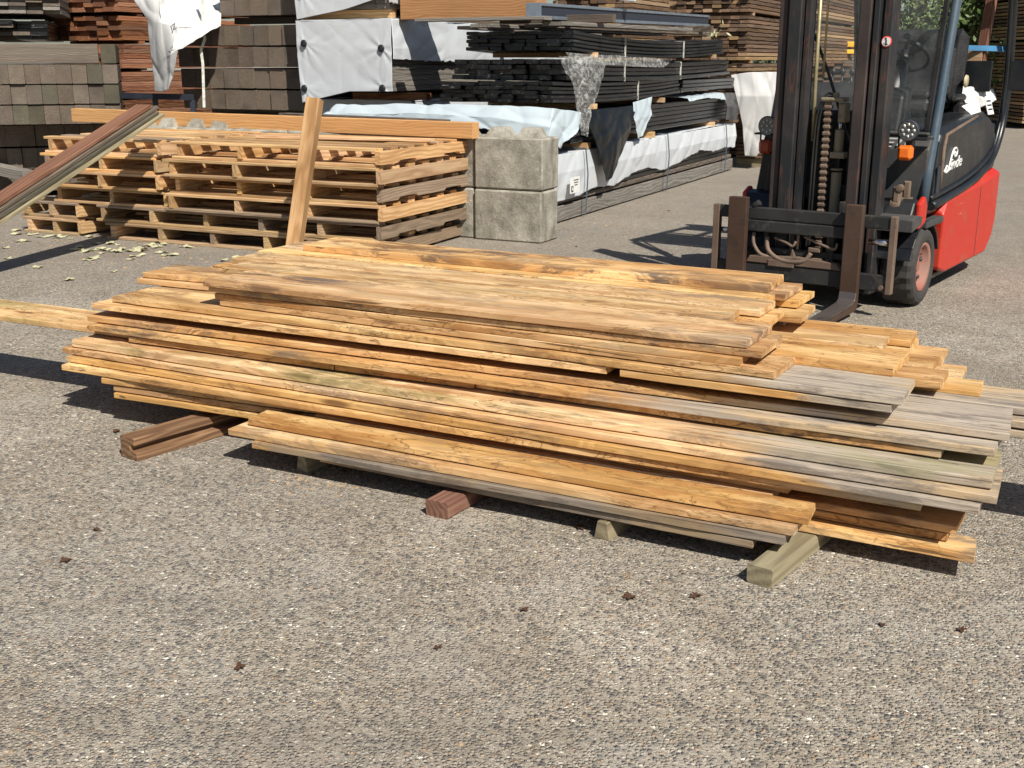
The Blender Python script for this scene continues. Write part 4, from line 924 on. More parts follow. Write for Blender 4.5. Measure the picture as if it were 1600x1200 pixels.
# ---------------------------------------------------------------- trees far behind
def tree(px, D, h, r, seed, label, mat):
    rg = random.Random(seed); b = WY(px, 95, D); b.z = 0
    e = empty('broadleaf_tree', b, 0, label, 'tree', 'trees behind the yard')
    mb = MB(); mb.tube([(0, 0, 0), (.1, 0, h * .3), (0, .1, h * .6), (.1, .1, h * .9)], [.22, .17, .11, .03], n=8)
    for k in range(9):
        a = rg.uniform(0, 6.28); z = h * rg.uniform(.15, .7); mb.tube([(0, 0, z), (math.cos(a) * r * .5, math.sin(a) * r * .5, z + r * .4), (math.cos(a) * r * .9, math.sin(a) * r * .9, z + r * .7)], [.07, .045, .015], n=6)
    mb.build('trunk', 'bark', e)
    mb = MB(); cl = []
    for k in range(34):
        a = rg.uniform(0, 6.28); rr = r * math.sqrt(rg.random()); z = h * rg.uniform(.08, 1)
        cl.append(Vector((math.cos(a) * rr, math.sin(a) * rr, z)))
    for k in range(7000):
        c = rg.choice(cl); v = Vector((rg.gauss(0, 1), rg.gauss(0, 1), rg.gauss(0, .8))); p = c + v * r * .2
        if p.z < .05: continue
        s_ = rg.uniform(.045, .10); ax = Vector((rg.gauss(0, 1), rg.gauss(0, 1), rg.gauss(0, 1))).normalized(); ay = ax.cross(Vector((rg.gauss(0, 1), rg.gauss(0, 1), rg.gauss(0, 1)))).normalized()
        mb.add([p - ax * s_, p + ay * s_ * .5, p + ax * s_, p - ay * s_ * .5], [(0, 1, 2, 3)])
    mb.build('crown', mat, e, fixn=False)
for k, (px, D, h, r) in enumerate(((1255, 31, 7, 2.0), (1345, 30, 7.5, 2.2), (1420, 29, 7, 2.0), (1475, 31, 8, 2.3), (1535, 28.5, 7, 2.0), (1600, 32, 7.5, 2.2), (1130, 34, 7, 2.4), (1000, 36, 7, 2.5))):
    tree(px, D, h, r, 300 + k, 'green leafy tree behind the yard, ' + ['behind the left mast rails', 'between the mast rails', 'seen through the windscreen at the left', 'seen through the windscreen beside the pillar', 'seen above the seat', 'beside the right-edge decking stack', 'left of the mast above the rear stack', 'leftmost above the rear decking'][k], 'leafA' if k % 2 else 'leafB')

# ---------------------------------------------------------------- forklift truck (local x to the rear, visible flank at negative y)
FL = empty('forklift', Vector((1.904, 6.92, 0)), R(55), 'red and black electric forklift truck facing the plank pile with its forks lowered', 'forklift truck')
def part(name, mat, fn, parent=None, bev=.004):
    mb = MB(); fn(mb); return mb.build(name, mat, parent or FL, bev=bev)
def bx(mb, x0, x1, y0, y1, z0, z1, mi=0, ch=0.0): mb.box(((x0 + x1) / 2, (y0 + y1) / 2, (z0 + z1) / 2), (abs(x1 - x0), abs(y1 - y0), abs(z1 - z0)), mi, None, ch)
# red lower body and counterweight
red = [(.47, .17), (.60, .135), (1.60, .13), (1.74, .22), (1.80, .34), (1.80, .66), (1.35, .62), (.80, .60), (.52, .58), (.455, .50), (.47, .36)]
def f(mb):
    n = len(red)
    def sec(y, k, dz=0): return [(x, y, z if z < .5 else z + dz) for x, z in red]
    L0 = [sec(-.545, 0), sec(-.50, 0, .025), sec(.50, 0, .025), sec(.545, 0)]
    vs = [p for r_ in L0 for p in r_]; fs = [list(range(n)), [3 * n + i for i in range(n)][::-1]]
    for j in range(3): fs += [[j * n + i, j * n + (i + 1) % n, (j + 1) * n + (i + 1) % n, (j + 1) * n + i] for i in range(n)]
    mb.add(vs, fs)
part('counterweight', 'red', f, bev=.012)
part('rear_bumper', 'red', lambda mb: mb.prism([(1.52, .10), (1.72, .10), (1.84, .2), (1.80, .26), (1.5, .16)], -.50, .50), bev=.01)
part('chassis', 'fblack', lambda mb: (bx(mb, -.05, .47, -.33, .33, .14, .58), bx(mb, .3, 1.5, -.5, .5, .10, .132), bx(mb, .1, .5, -.50, .50, .52, .60)), bev=.01)
def f(mb):      # wheel arch over the front wheel, both sides
    for sg in (-1, 1):
        pts = []; 
        for k in range(11):
            a = R(165 - k * 15); pts.append((.12 + .285 * math.cos(a), .235 + .265 * math.sin(a)))
        part('mudguard', 'fblack', lambda mb: [mb.bar((x0, sg * .44, z0), (x1, sg * .44, z1), .21, .012, up=(0, 0, 1) if abs(x1 - x0) > .02 else (1, 0, 0)) for (x0, z0), (x1, z1) in zip(pts[:-1], pts[1:])])
f(None)
for a_, b_ in ((-.55, -.28), (.28, .55)): part('mudguard_flap', 'dullgrey', lambda mb: mb.prism([(-.20, .47), (-.02, .50), (-.02, .545), (-.12, .56), (-.2, .54)], a_, b_))
for sg in (-1, 1):
    part('corner_cap', 'red', lambda mb: mb.prism([(-.06, .47), (.07, .50), (.075, .60), (.03, .655), (-.055, .62)], sg * .515, sg * .548), bev=.012)
    part('front_corner', 'fblack', lambda mb: mb.prism([(-.14, .50), (-.0, .50), (.0, .64), (-.06, .62)], sg * .514, sg * .3), bev=.01)
    part('step', 'dullgrey', lambda mb: bx(mb, .09, .44, sg * .55, sg * .33, .46, .50), bev=.008)
# black hood over the battery
hood = [(.30, .605), (.345, .93), (.38, .975), (1.10, 1.03), (1.42, 1.045), (1.62, .98), (1.72, .86), (1.73, .70), (1.45, .665), (.9, .615)]
def f(mb):
    n = len(hood); cx, cz = .95, .8
    L0 = []
    for y, k in ((-.515, .0), (-.475, .035), (.475, .035), (.515, .0)): L0.append([(x, y, z + (k if z > .9 else 0)) for x, z in hood])
    vs = [p for r_ in L0 for p in r_]; fs = [list(range(n)), [3 * n + i for i in range(n)][::-1]]
    for j in range(3): fs += [[j * n + i, j * n + (i + 1) % n, (j + 1) * n + (i + 1) % n, (j + 1) * n + i] for i in range(n)]
    mb.add(vs, fs)
hd = part('battery_hood', 'fblack', f, bev=.014)
part('rear_hood', 'fblack', lambda mb: mb.prism([(1.5, .665), (1.79, .67), (1.86, .78), (1.85, .93), (1.77, .99), (1.5, 1.0)], -.50, .50), bev=.03)
part('hood_trim', 'rustdust', lambda mb: mb.tube([(.40, -.519, .64), (.395, -.521, .78), (.40, -.521, .90), (.44, -.518, .975), (.9, -.50, 1.02), (1.2, -.498, 1.055)], .011, n=8), bev=0)
part('side_grille', 'ink', lambda mb: (bx(mb, .315, .40, -.522, -.516, .64, .80),), hd, 0)
# cowl in front of the legs, glass above it
part('front_cowl', 'dullgrey', lambda mb: (mb.prism([(.15, .52), (.24, .52), (.30, .955), (.22, .985), (.17, .90)], -.50, .50), bx(mb, .2, .3, -.48, .48, .98, 1.0)), bev=.012)
gl = MB(); gl.box((0, 0, 0), (.006, .93, .98), 0, Matrix.Rotation(R(11.5), 3, 'Y')); g_ = gl.build('windscreen', 'glass', FL); g_.location = (.325, 0, 1.49)
for y in (-.462, .462): part('windscreen_seal', 'rubberhose', lambda mb: mb.bar((.225, y, 1.0), (.425, y, 1.98), .02, .03, up=(0, 1, 0)))
# overhead guard
for y in (-.495, .495):
    def f(mb):
        mb.tube([(.15, y, .56), (.20, y, .80), (.31, y, 1.17), (.385, y, 1.48), (.45, y, 1.75), (.50, y * .97, 2.0)], [.030, .030, .028, .026, .026, .026], n=14)
    part('guard_pillar', 'bluegrey', f, bev=0)
for y in (-.497, .497):
    def f(mb):
        mb.tube([(.40, y, 1.33), (.44, y, 1.5), (.52, y, 1.75), (.62, y * .98, 1.98)], .013, n=8)
        mb.box((.375, y, 1.29), (.035, .03, .06))
    part('grab_handle', 'bluegrey', f, bev=0)
curve = [(1.60, 2.03), (1.72, 1.80), (1.79, 1.52), (1.825, 1.25), (1.80, 1.02), (1.70, .85), (1.54, .745), (1.30, .68), (.95, .63), (.60, .60), (.22, .575)]
def smooth(pts, k=3):
    out = []
    P_ = [pts[0]] + list(pts) + [pts[-1]]
    for i in range(1, len(P_) - 2):
        for j in range(k):
            t = j / k; a, b, c, d = P_[i - 1:i + 3]
            out.append(tuple(.5 * ((2 * b[m]) + (-a[m] + c[m]) * t + (2 * a[m] - 5 * b[m] + 4 * c[m] - d[m]) * t * t + (-a[m] + 3 * b[m] - 3 * c[m] + d[m]) * t ** 3) for m in range(len(b))))
    out.append(tuple(pts[-1])); return out
for y in (-.525, .525):
    def f(mb):
        mb.tube([(x, y, z) for x, z in smooth(curve)], .026, n=12)
        mb.tube([(x - .045 * (1 if z > .8 else .3), y * .985, z + (.045 if z < .8 else 0)) for x, z in smooth(curve)], .016, n=8)
    part('rear_guard_tube', 'fblack', f, bev=0)
def f(mb):
    for y in (-.48, -.16, .16, .48): mb.bar((.50, y, 2.02), (1.62, y * .9, 2.04), .05, .04)
    for x in (.50, .78, 1.06, 1.34, 1.62): mb.bar((x, -.48, 2.025), (x, .48, 2.025), .045, .035)
part('overhead_guard', 'fblack', f)
part('roof_shadow_plate', 'fblack', lambda mb: (bx(mb, .52, 1.0, -.44, .44, 2.05, 2.06),))  # two unseen solid roof plates, added to make the truck's ground shadow denser
part('roof_shadow_plate', 'fblack', lambda mb: (bx(mb, 1.28, 1.62, -.44, .44, 2.06, 2.07),))
part('panel_seam', 'ink', lambda mb: (bx(mb, 1.30, 1.306, -.5465, -.54, .14, .60),), None, 0)
part('tow_bracket', 'rustdust', lambda mb: (bx(mb, 1.80, 1.86, -.06, .06, .3, .42),))
# lettering
def f(mb):
    # script capital with a loop, drawn as a bent stroke
    p = [(.50, .792), (.475, .772), (.455, .760), (.49, .752), (.53, .762), (.56, .800), (.585, .845), (.62, .880), (.67, .888), (.70, .868), (.685, .842), (.65, .838), (.635, .855), (.655, .866)]
    q = [(.46, .762), (.50, .758), (.55, .762), (.585, .772)]
    for pts in (p, q):
        sp = smooth(pts, 4); mb.tube([(x, -.521, z) for x, z in sp], .0065, n=6)
part('lettering', 'white', f, hd, 0)
t_ = text('inde', .098, (.715, -.5185, .795), (R(90), R(-3), 0), 'white', hd, ext=.002, shear=.25); t_.scale = (1.5, 1, 1)
text('E', .15, (.170, -.235, .935), (R(90), 0, R(-90)), 'white', FL, ext=.003, shear=.3).scale = (1.25, .52, 1)
text('16', .11, (.166, -.345, .94), (R(90), 0, R(-90)), 'white', FL, ext=.003, shear=.3).scale = (1.1, .55, 1)
# mast
def f(mb): bx(mb, -.25, -.10, .237, .290, .10, 2.25, 0, .006); bx(mb, -.25, -.10, -.335, -.290, .10, 2.25, 0, .006); bx(mb, -.262, -.252, .228, .234, .1, 2.25)
part('mast_rail', 'mastred', lambda mb: (bx(mb, -.25, -.10, .237, .290, .10, 2.25, 0, .006),), bev=0)
part('mast_rail', 'mast', lambda mb: (bx(mb, -.225, -.10, -.350, -.298, .10, 2.25, 0, .006),), bev=0)
part('mast_rail', 'mast', lambda mb: (bx(mb, -.275, -.13, .150, .225, .12, 2.2, 0, .005), bx(mb, -.235, -.14, .115, .14, .12, 2.2)), bev=0)
part('mast_rail', 'mastred', lambda mb: (bx(mb, -.275, -.13, -.245, -.180, .12, 2.2, 0, .005),), bev=0)
part('mast_rail', 'mast', lambda mb: (bx(mb, -.262, -.10, -.288, -.256, .10, 2.2, 0, .004),), bev=0)
for z0_, z1_ in ((1.9, 2.0), (.16, .28), (.62, .70)): part('mast_crossbar', 'mast', lambda mb: bx(mb, -.12, -.075, -.33, .28, z0_, z1_))
part('hydraulic_pipe', 'brass', lambda mb: (mb.tube([(-.16, .078, .95), (-.16, .085, 1.3), (-.16, .09, 2.2)], .011, n=8), mb.tube([(-.13, .052, 1.3), (-.13, .055, 2.2)], .007, n=8)), bev=0)
def f(mb):
    mb.tube([(-.15, -.075, .15), (-.15, -.075, .78)], .030, n=14); mb.tube([(-.15, -.075, .79), (-.15, -.075, .80)], .036, n=14)
    mb.tube([(-.15, -.075, .88), (-.15, -.075, 1.02)], .026, n=12); bx(mb, -.19, -.13, -.125, -.04, .86, .895)
    bx(mb, -.18, -.10, -.115, -.065, 1.06, 1.17, 0, .008); bx(mb, -.20, -.09, -.10, .035, 1.175, 1.2, 0, .006); mb.box((-.15, -.04, 1.21), (.03, .03, .03))
part('lift_cylinder', 'beige', f, bev=.004)
part('lift_rod', 'chrome', lambda mb: mb.tube([(-.15, -.075, 1.0), (-.15, -.075, 1.08)], .009, n=8), bev=0)
def f(mb):
    z = .22
    while z < 1.15:
        mb.box((-.18, -.010, z), (.03, .052, .026), 0, None, .008); z += .037
    mb.box((-.18, -.01, .7), (.012, .03, .95))
part('lift_chain', 'rustdust', f, bev=0)
part('hose', 'rubberhose', lambda mb: (mb.tube(smooth([(-.19, .045, .2), (-.19, .042, .8), (-.19, .035, 1.08), (-.17, .01, 1.19), (-.15, -.02, 1.2)]), .007, n=8), mb.tube(smooth([(-.19, .062, .2), (-.19, .060, .8), (-.19, .05, 1.1), (-.17, .01, 1.215), (-.15, -.03, 1.21)]), .007, n=8), mb.tube(smooth([(-.08, .17, 1.6), (-.05, .06, 1.35), (.0, -.06, 1.0), (.03, -.09, .9)]), .009, n=8)), bev=0)
part('mast_shroud', 'seat', lambda mb: (mb.prism([(.06, .45), (.12, .45), (.12, 1.0), (.06, .92)], -.17, .48), bx(mb, -.09, -.06, -.06, .11, .3, .95)), bev=.01)
def f(mb):
    mb.box((-.05, -.405, .66), (.05, .05, .10), 0, None, .012); mb.lathe([(.001, -.03), (.045, -.03), (.05, .0), (.045, .03), (.001, .03)], (-.03, -.40, .60), 'y', 16); mb.box((-.03, -.41, .53), (.045, .045, .12), 0, None, .01)
    mb.lathe([(.001, -.02), (.022, -.02), (.022, .02), (.001, .02)], (-.06, -.42, .70), 'x', 10)
    mb.box((.08, -.42, .68), (.03, .04, .10), 0, None, .006); mb.box((.08, -.42, .625), (.07, .06, .02))
part('tilt_bracket', 'rustdust', f, bev=.003)
# carriage
def f(mb):
    bx(mb, -.365, -.33, -.50, .57, .500, .572, 0, .004); bx(mb, -.372, -.33, -.24, .36, .430, .497, 0, .004)
    bx(mb, -.365, -.33, -.50, .57, .150, .245, 0, .004)
    for y in (-.29, -.14, .10, .26): bx(mb, -.328, -.275, y - .012, y + .012, .15, .56)
    bx(mb, -.32, -.29, -.22, .3, .30, .335)
ca = part('carriage', 'carriage', f)
part('carriage_ledge', 'rustdust', lambda mb: (mb.prism([(-.22, .247), (-.19, .285), (.05, .30), (.34, .285), (.36, .247)], -.372, -.325, 'yz'), bx(mb, -.378, -.366, .06, .22, .235, .275)), ca)
part('side_frame', 'rustdust', lambda mb: bx(mb, -.375, -.33, .545, .585, .16, .575, 0, .003), ca, 0)
part('side_frame', 'rustdust', lambda mb: (bx(mb, -.375, -.33, -.512, -.478, .14, .575, 0, .003), mb.tube([(-.38, -.455, .175), (-.30, -.455, .175)], .014, n=8)), ca, 0)
part('side_shift_rod', 'chrome', lambda mb: mb.tube([(-.345, -.48, .425), (-.345, -.36, .425)], .017, n=12), ca, 0)
part('side_shift_rod', 'chrome', lambda mb: mb.tube([(-.345, .48, .425), (-.345, .545, .425)], .014, n=12), ca, 0)
part('hose', 'dusthose', lambda mb: (mb.tube(smooth([(-.34, .33, .42), (-.355, .325, .36), (-.36, .28, .30), (-.36, .22, .285)]), .011, n=8), mb.tube(smooth([(-.33, .25, .40), (-.35, .235, .33), (-.365, .17, .285), (-.37, .08, .27), (-.365, .0, .285), (-.35, -.03, .33)]), .013, n=8), mb.tube(smooth([(-.34, .2, .40), (-.35, .12, .375), (-.355, .08, .36), (-.35, .065, .39)]), .008, n=8), mb.tube(smooth([(-.34, .02, .42), (-.35, -.1, .38), (-.355, -.17, .365), (-.35, -.18, .40)]), .008, n=8)), ca, 0)
part('valve_block', 'rustdust', lambda mb: (bx(mb, -.35, -.30, -.08, -.01, .335, .36), bx(mb, -.34, -.30, -.09, -.03, .25, .30), mb.prism([(.06, .27), (.11, .27), (.09, .34)], -.34, -.30, 'yz')), ca)
part('latch_pin', 'carriage', lambda mb: (bx(mb, -.35, -.325, -.205, -.175, .57, .635),), ca)
def fork(y0, y1):
    xf, xb = -.415, -.372
    def f(mb):
        pr = [(xb, .63), (xb, .09)]
        pr = [(xf, .630), (xb, .630), (xb, .075)] + [(xb - .015, .045), (xb - .05, .032), (-.9, .028), (-1.46, .024), (-1.48, .032), (-1.1, .055), (-.60, .075), (-.455, .085), (-.425, .10), (xf, .14)]
        n = len(pr); vs = []
        def tw(x): return 0 if x > -1.2 else (-.1 * (x + 1.2))
        for s_, y in ((1, y0), (-1, y1)):
            for x, z in pr: vs.append((x, y + s_ * tw(x) * .6, z))
        mb.add(vs, [list(range(n)), [n + i for i in range(n)][::-1]] + [[i, (i + 1) % n, n + (i + 1) % n, n + i] for i in range(n)])
        for fi, fc in enumerate(mb.f):
            cz = sum(mb.v[i].z for i in fc) / len(fc)
            if len(fc) == 4 and cz < .16: mb.mi[fi] = 1
    return part('fork', ['fork', 'forkbare'], f, None, .005)
fork(.355, .470); fork(-.335, -.235)
part('fork_hook', 'carriage', lambda mb: (bx(mb, -.372, -.33, .37, .45, .55, .60), bx(mb, -.372, -.33, -.32, -.25, .55, .60), mb.tube([(-.35, .335, .575), (-.35, .30, .60)], .02, n=8)), ca)
# wheels
def wheel(cx, y0, y1, rad, rr, rimmat='rim', name='wheel'):
    sg = -1 if y0 < 0 else 1; yo = y0; wdt = abs(y1 - y0)      # y0 outer face
    def f(mb):
        d = lambda q: yo - sg * q
        pr = [(.001, d(.055)), (rr * .45, d(.055)), (rr * .5, d(.05)), (rr * .8, d(.06)), (rr * .86, d(.015)), (rr, d(.004)), (rr * 1.03, d(.012)), (rr * .95, d(.1))]
        mb.lathe([(a, b) for a, b in pr], (cx, 0, rad), 'y', 32)
        for k in range(5):
            a = R(72 * k + 20); mb.tube([(cx + rr * .62 * math.cos(a), d(.062), rad + rr * .62 * math.sin(a)), (cx + rr * .62 * math.cos(a), d(.04), rad + rr * .62 * math.sin(a))], .012, 1, 8)
        mb.tube([(cx, d(.06), rad), (cx, d(.035), rad)], .03, 0, 12)
    w_ = part(name, [rimmat, 'ink'], f, None, 0)
    def f(mb):
        n = 40; d = lambda q: yo - sg * q; vs = []; fs = []
        prof = [(rr * .99, .012), (rr * 1.12, .0), (rad * .80, -.004), (rad * .90, .002), (rad * .965, .014), (rad, .032), (rad, wdt * .34), (rad, wdt * .66), (rad, wdt - .032), (rad * .965, wdt - .014), (rad * .8, wdt), (rr, wdt - .012)]
        m = len(prof)
        for i in range(n):
            a = 2 * math.pi * i / n; gr = .965 if i % 2 == 0 else 1.0
            for j, (r_, q) in enumerate(prof):
                k = gr if j in (4, 5, 6) else (1.965 - gr if j in (7, 8, 9) else 1)
                vs.append((cx + r_ * k * math.cos(a), d(q), rad + r_ * k * math.sin(a)))
        for i in range(n):
            for j in range(m - 1): fs.append([i * m + j, ((i + 1) % n) * m + j, ((i + 1) % n) * m + j + 1, i * m + j + 1])
        mb.add(vs, fs)
    part('tyre', 'rubber', f, w_, .004)
wheel(.12, -.548, -.345, .232, .142); wheel(.12, .548, .345, .232, .142)
wheel(1.40, -.30, -.16, .19, .11); wheel(1.40, .30, .16, .19, .11)
# seat, steering, dashboard
def f(mb): mb.box((1.12, -.05, 1.12), (.50, .46, .10), 0, None, .03); mb.box((1.12, -.05, 1.19), (.48, .44, .05), 0, None, .02)
se = part('seat', 'seat', f, None, .012)
mb = MB(); mb.box((0, .03, 0), (.12, .52, .54), 0, None, .05); mb.box((-.05, 0, -.03), (.06, .36, .36), 0, None, .025); o = mb.build('backrest', 'seat', se, bev=.02); o.location = (1.45, -.10, 1.335); o.rotation_euler = (0, R(8), 0)
part('recliner_knob', 'cream', lambda mb: mb.lathe([(.001, -.012), (.038, -.012), (.042, 0)], (1.40, -.352, 1.27), 'y', 18), se, 0)
part('armrest', 'seat', lambda mb: (bx(mb, 1.15, 1.45, -.36, -.30, 1.14, 1.19, 0, .015), bx(mb, 1.3, 1.38, -.37, -.30, 1.04, 1.14, 0, .015)), se)
def f(mb):
    mb.tube([(.48, -.12, .95), (.62, -.13, 1.25), (.70, -.14, 1.38)], [.09, .07, .045], n=12)
part('steering_column', 'fblack', f, None, 0)
def f(mb):
    c = Vector((.74, -.14, 1.43)); r_ = .145; ax = Vector((1, 0, -.75)).normalized(); ay = Vector((0, 1, 0))
    mb.tube([c + ax * r_ * math.cos(t) + ay * r_ * math.sin(t) for t in [2 * math.pi * k / 26 for k in range(27)]], .014, n=8)
    for t in (R(0), R(120), R(240)): mb.bar(c, c + ax * r_ * math.cos(t) + ay * r_ * math.sin(t), .03, .014)
    mb.tube([c - Vector((.05, 0, .05)), c + Vector((.02, 0, .02))], [.035, .04], n=10)
sw = part('steering_wheel', 'seat', f, None, 0)
part('spinner_knob', 'seat', lambda mb: (mb.tube([(.68, -.16, 1.47), (.68, -.16, 1.51)], .012, n=8), mb.lathe([(.001, 1.50), (.022, 1.505), (.03, 1.53), (.024, 1.555), (.001, 1.565)], (.68, -.16, 0), 'z', 12)), sw, 0)
part('dashboard', 'seat', lambda mb: (mb.prism([(.30, .96), (.62, .96), (.60, 1.18), (.42, 1.28), (.32, 1.20)], -.06, .44), mb.prism([(.34, .96), (.60, .96), (.56, 1.25), (.40, 1.2)], -.26, -.07)), bev=.02)
part('control_lever', 'seat', lambda mb: [(mb.tube([(.5, y, 1.22), (.52, y, 1.32)], .008, n=6), mb.lathe([(.001, 1.315), (.018, 1.32), (.02, 1.34), (.001, 1.36)], (.52, y, 0), 'z', 10)) for y in (.05, .11, .17, .23)], None, 0)
part('hydraulic_box', 'seat', lambda mb: (bx(mb, .02, .12, -.10, .36, .62, 1.12, 0, .02),), None, .01)
# rear panel, label, rag
part('rear_panel', 'fblack', lambda mb: (bx(mb, 1.60, 1.63, -.46, .30, 1.20, 1.40), bx(mb, 1.62, 1.66, -.70, -.575, 1.21, 1.40)), bev=.003)
part('warning_label', 'white', lambda mb: (mb.box((0, 0, 0), (.15, .004, .12)), [mb.box((0, -.003, .03 - .028 * k), (.11, .002, .010), 1) for k in range(3)]), None, 0)
bpy.data.objects['warning_label'].location = (1.47, -.50, 1.115); bpy.data.objects['warning_label'].rotation_euler = (R(-18), 0, 0); bpy.data.objects['warning_label'].data.materials.append(M['ink'])
def lamp(y, sg):
    def f(mb):
        mb.lathe([(.001, .035), (.03, .03), (.056, .005), (.060, -.02), (.054, -.026)], (.0, y, 1.02), 'x', 26); mb.lathe([(.054, -.024), (.001, -.021)], (.0, y, 1.02), 'x', 26, 2)
        for k in range(9):
            a = 2 * math.pi * k / 8; r_ = .033 if k < 8 else 0; mb.lathe([(.001, -.028), (.008, -.026), (.010, -.022)], (0, y + r_ * math.cos(a), 1.02 + r_ * math.sin(a)), 'x', 8, 1)
    h_ = part('headlight', ['ink', 'spark', 'lens'], f, None, 0)
    part('lamp_bracket', 'fblack', lambda mb: (bx(mb, .02, .07, y - .02, y + .02, .88, 1.0), mb.box((.09, y - .05 * sg * -1, .97), (.14, .10, .012)), mb.tube([(.02, y + .05, 1.05), (.05, y + .07, 1.0), (.03, y + .06, .9)], .006, n=6)), h_, .002)
    i_ = part('indicator', 'orange' if sg < 0 else 'amberdark', lambda mb: mb.box((.0, y + .01, .895), (.06, .085, .085), 0, None, .016), None, .004)
lamp(-.425, -1); lamp(.42, 1)
part('front_blanket', 'seat', lambda mb: (mb.prism([(.40, .45), (.44, .45), (.40, .82), (.36, .82)][:4], -.02, .03, 'yz'), mb.prism([(.35, .5), (.50, .5), (.45, .86), (.38, .86)], .0, .06, 'yz')), None, .01)
# safety sticker on the mast
part('safety_sticker', ['redink', 'white', 'ink'], lambda mb: (mb.lathe([(.001, -.0015), (.030, -.001), (.030, .001)], (-.228, -.325, 1.50), 'x', 20), mb.lathe([(.001, -.0018), (.024, -.0014)], (-.2285, -.325, 1.50), 'x', 20, 1), mb.box((-.2312, -.325, 1.495), (.001, .008, .028), 2), mb.box((-.2312, -.322, 1.516), (.001, .010, .010), 2), mb.bar((-.2313, -.338, 1.487), (-.2313, -.312, 1.492), .003, .001, 2)), None, 0)
# things strapped behind the cab
def LW(x, y, z): a = R(55); return Vector((1.904 + x * math.cos(a) - y * math.sin(a), 6.92 + x * math.sin(a) + y * math.cos(a), z))
freebeam(LW(1.78, -.37, 1.22), LW(1.80, -.43, 2.15), .06, .05, 'reddish', 'wooden_post', 'brown wooden post standing strapped behind the forklift cab', 'post', up=(-1, -1, .2))
freebeam(LW(1.72, -.20, 1.37), LW(1.72, -.36, 1.37), .10, .10, 'pallet', 'wood_block', 'light wood block held on the rear of the forklift by a blue strap', 'wood block')
strap([LW(1.84, -.54, 1.47), LW(1.76, -.44, 1.48), LW(1.66, -.25, 1.485), LW(1.64, .0, 1.49)], .035, .006, 'bluestrap', 'ratchet_strap', 'blue ratchet strap tied round the rear of the forklift', 'strap')
rg_ = random.Random(8)
sheet('rag', [[LW(1.50, -.28, 1.24), LW(1.62, -.38, 1.23), LW(1.72, -.46, 1.22)], [LW(1.48, -.36, 1.14), LW(1.58, -.42, 1.10), LW(1.66, -.5, 1.15)]], 16, 14, 'tarp', .03, 12, 'crumpled cream rag stuffed behind the forklift seat', 'rag', seed=4)
sheet('paper_sheet', [[LW(1.10, -.42, 1.12), LW(1.34, -.46, 1.16)], [LW(1.16, -.47, 1.065), LW(1.34, -.49, 1.08)]], 10, 8, 'white', .01, 10, 'white paper lying on the hood beside the forklift seat', 'paper', seed=9)

# ---------------------------------------------------------------- leaves and crumbs
def leafmesh(k, r_, curl=.35, lob=5):
    rg = random.Random(k); mb = MB(); n = 16; vs = [(0, 0, .004)]; ph = rg.uniform(0, 6)
    for i in range(n):
        a = 2 * math.pi * i / n; q = r_ * (.62 + .30 * math.cos(lob * a + ph) * rg.uniform(.5, 1) + rg.uniform(-.08, .08)); asp = .68
        vs.append((q * math.cos(a), q * math.sin(a) * asp, .003 + curl * r_ * (.5 + .5 * math.sin(2 * a + ph)) * rg.uniform(.5, 1.2)))
    for i in range(n): vs.append((vs[i + 1][0] * .5, vs[i + 1][1] * .5, vs[i + 1][2] * .45 + rg.uniform(-.1, .12) * r_ * curl))
    fs = [(0, n + 1 + i, n + 1 + (i + 1) % n) for i in range(n)] + [(n + 1 + i, 1 + i, 1 + (i + 1) % n, n + 1 + (i + 1) % n) for i in range(n)]
    mb.add(vs, fs); return mb
def leaves(spots, mat, size, label, group, kinds=4, curl=.5, name='fallen_leaf'):
    ms = [leafmesh(k * 7 + len(spots), 1.0, curl).mesh(name, mat) for k in range(kinds)]
    rg = random.Random(len(spots))
    for i, (px, py) in enumerate(spots):
        p = WP(px, py); o = copyloc(ms[i % kinds], name, None, (p.x, p.y, .004), rg.uniform(0, 6)); s_ = size * rg.uniform(.6, 1.3); o.scale = (s_, s_, s_ * .5)
        tag(o, label if isinstance(label, str) else label(i), 'leaf', group)
rg = random.Random(5)
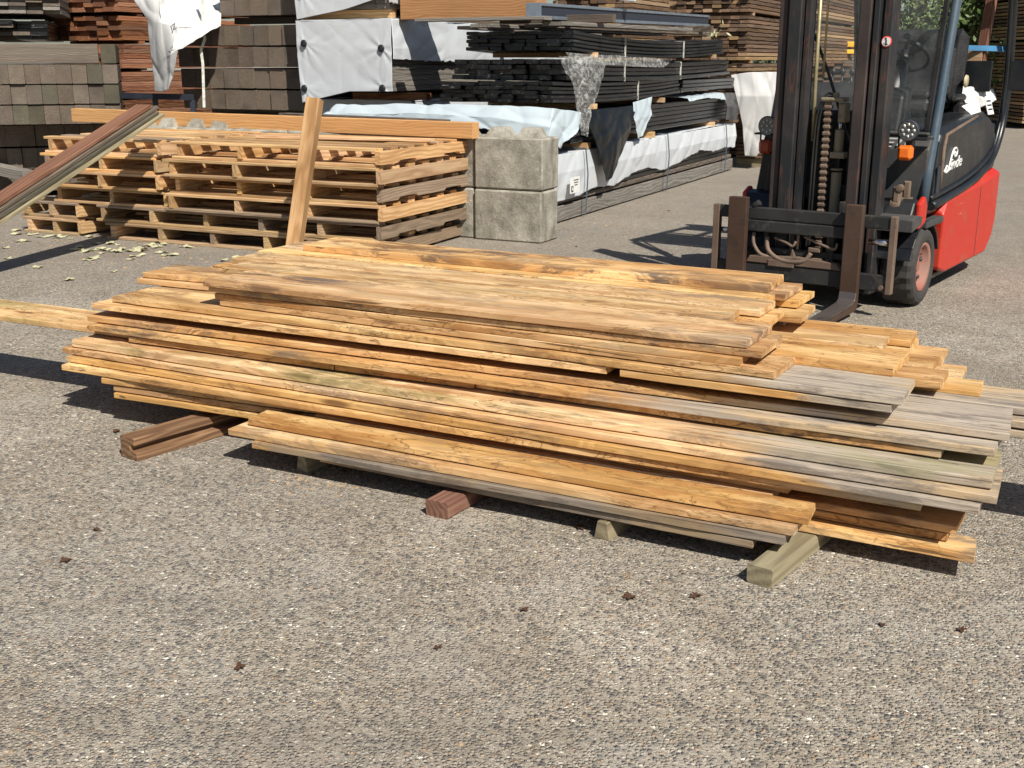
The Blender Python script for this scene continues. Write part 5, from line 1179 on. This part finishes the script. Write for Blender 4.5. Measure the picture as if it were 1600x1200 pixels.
pale = [(rg.gauss(155, 26), rg.gauss(393, 5)) for _ in range(16)] + [(rg.gauss(235, 34), rg.gauss(386, 6)) for _ in range(22)] + [(rg.gauss(75, 28), rg.gauss(368, 5)) for _ in range(12)] + [(30, 378), (8, 388), (92, 372), (178, 425), (108, 438), (350, 408), (372, 403), (205, 406), (140, 407), (12, 405), (60, 418), (936, 334), (1005, 322), (1085, 294), (33, 350), (120, 362)]
pale = [(x, y) for x, y in pale if y > 360]
leaves(pale, 'leaf_pale', .078, 'pale yellow-green wilted leaf lying on the ground in front of the pallets', 'pale wilted leaves', curl=.38)
brown = [(150, 830), (375, 1046), (1088, 934), (1502, 986), (1378, 978), (684, 1014), (818, 955), (984, 936), (900, 386), (1045, 330), (104, 878), (1560, 660), (905, 826), (490, 742), (540, 738), (182, 676), (60, 350)]
brown.sort(key=lambda q: (q[1] < 700, q[0])); nb = sum(q[1] > 700 for q in brown)
NUM = ORD + ['fifteenth', 'sixteenth', 'seventeenth', 'eighteenth', 'nineteenth', 'twentieth', 'twenty-first', 'twenty-second', 'twenty-third', 'twenty-fourth']
leaves(brown, 'leaf_brown', .024, lambda i: ('Dry brown leaf, %s from the left in front of the plank pile' % NUM[i + 1]) if i < nb else ('Dry brown leaf, %s from the left beside and behind the plank pile' % NUM[i - nb + 1]), 'dry brown leaves', curl=.6)
mb = MB(); rg = random.Random(77)
def crumb(p, s_):
    a = rg.uniform(0, 6.3); d = Vector((math.cos(a), math.sin(a), 0)) * s_ * rg.uniform(.5, 2.2); e_ = Vector((-d.y, d.x, 0)) * rg.uniform(.2, .7); z = Vector((0, 0, s_ * rg.uniform(.2, .8)))
    mb.add([p - d, p + e_, p + d, p - e_, p + z], [(0, 1, 4), (1, 2, 4), (2, 3, 4), (3, 0, 4)])
for _ in range(700): crumb(WP(rg.gauss(160, 110), rg.gauss(385, 16) if rg.random() < .7 else rg.gauss(352, 6)), rg.uniform(.004, .012))
for _ in range(500): crumb(WP(rg.uniform(0, 1600), rg.uniform(640, 1200)), rg.uniform(.0015, .004))
for _ in range(300): crumb(WP(rg.gauss(980, 120), rg.gauss(340, 22)), rg.uniform(.004, .010))
for _ in range(160): crumb(WP(rg.gauss(530, 60), rg.gauss(742, 14)), rg.uniform(.003, .007))
tag(mb.build('wood_crumbs', 'chipmat', fixn=False), 'loose bark crumbs and dirt scattered on the ground', 'debris', None, 'stuff')
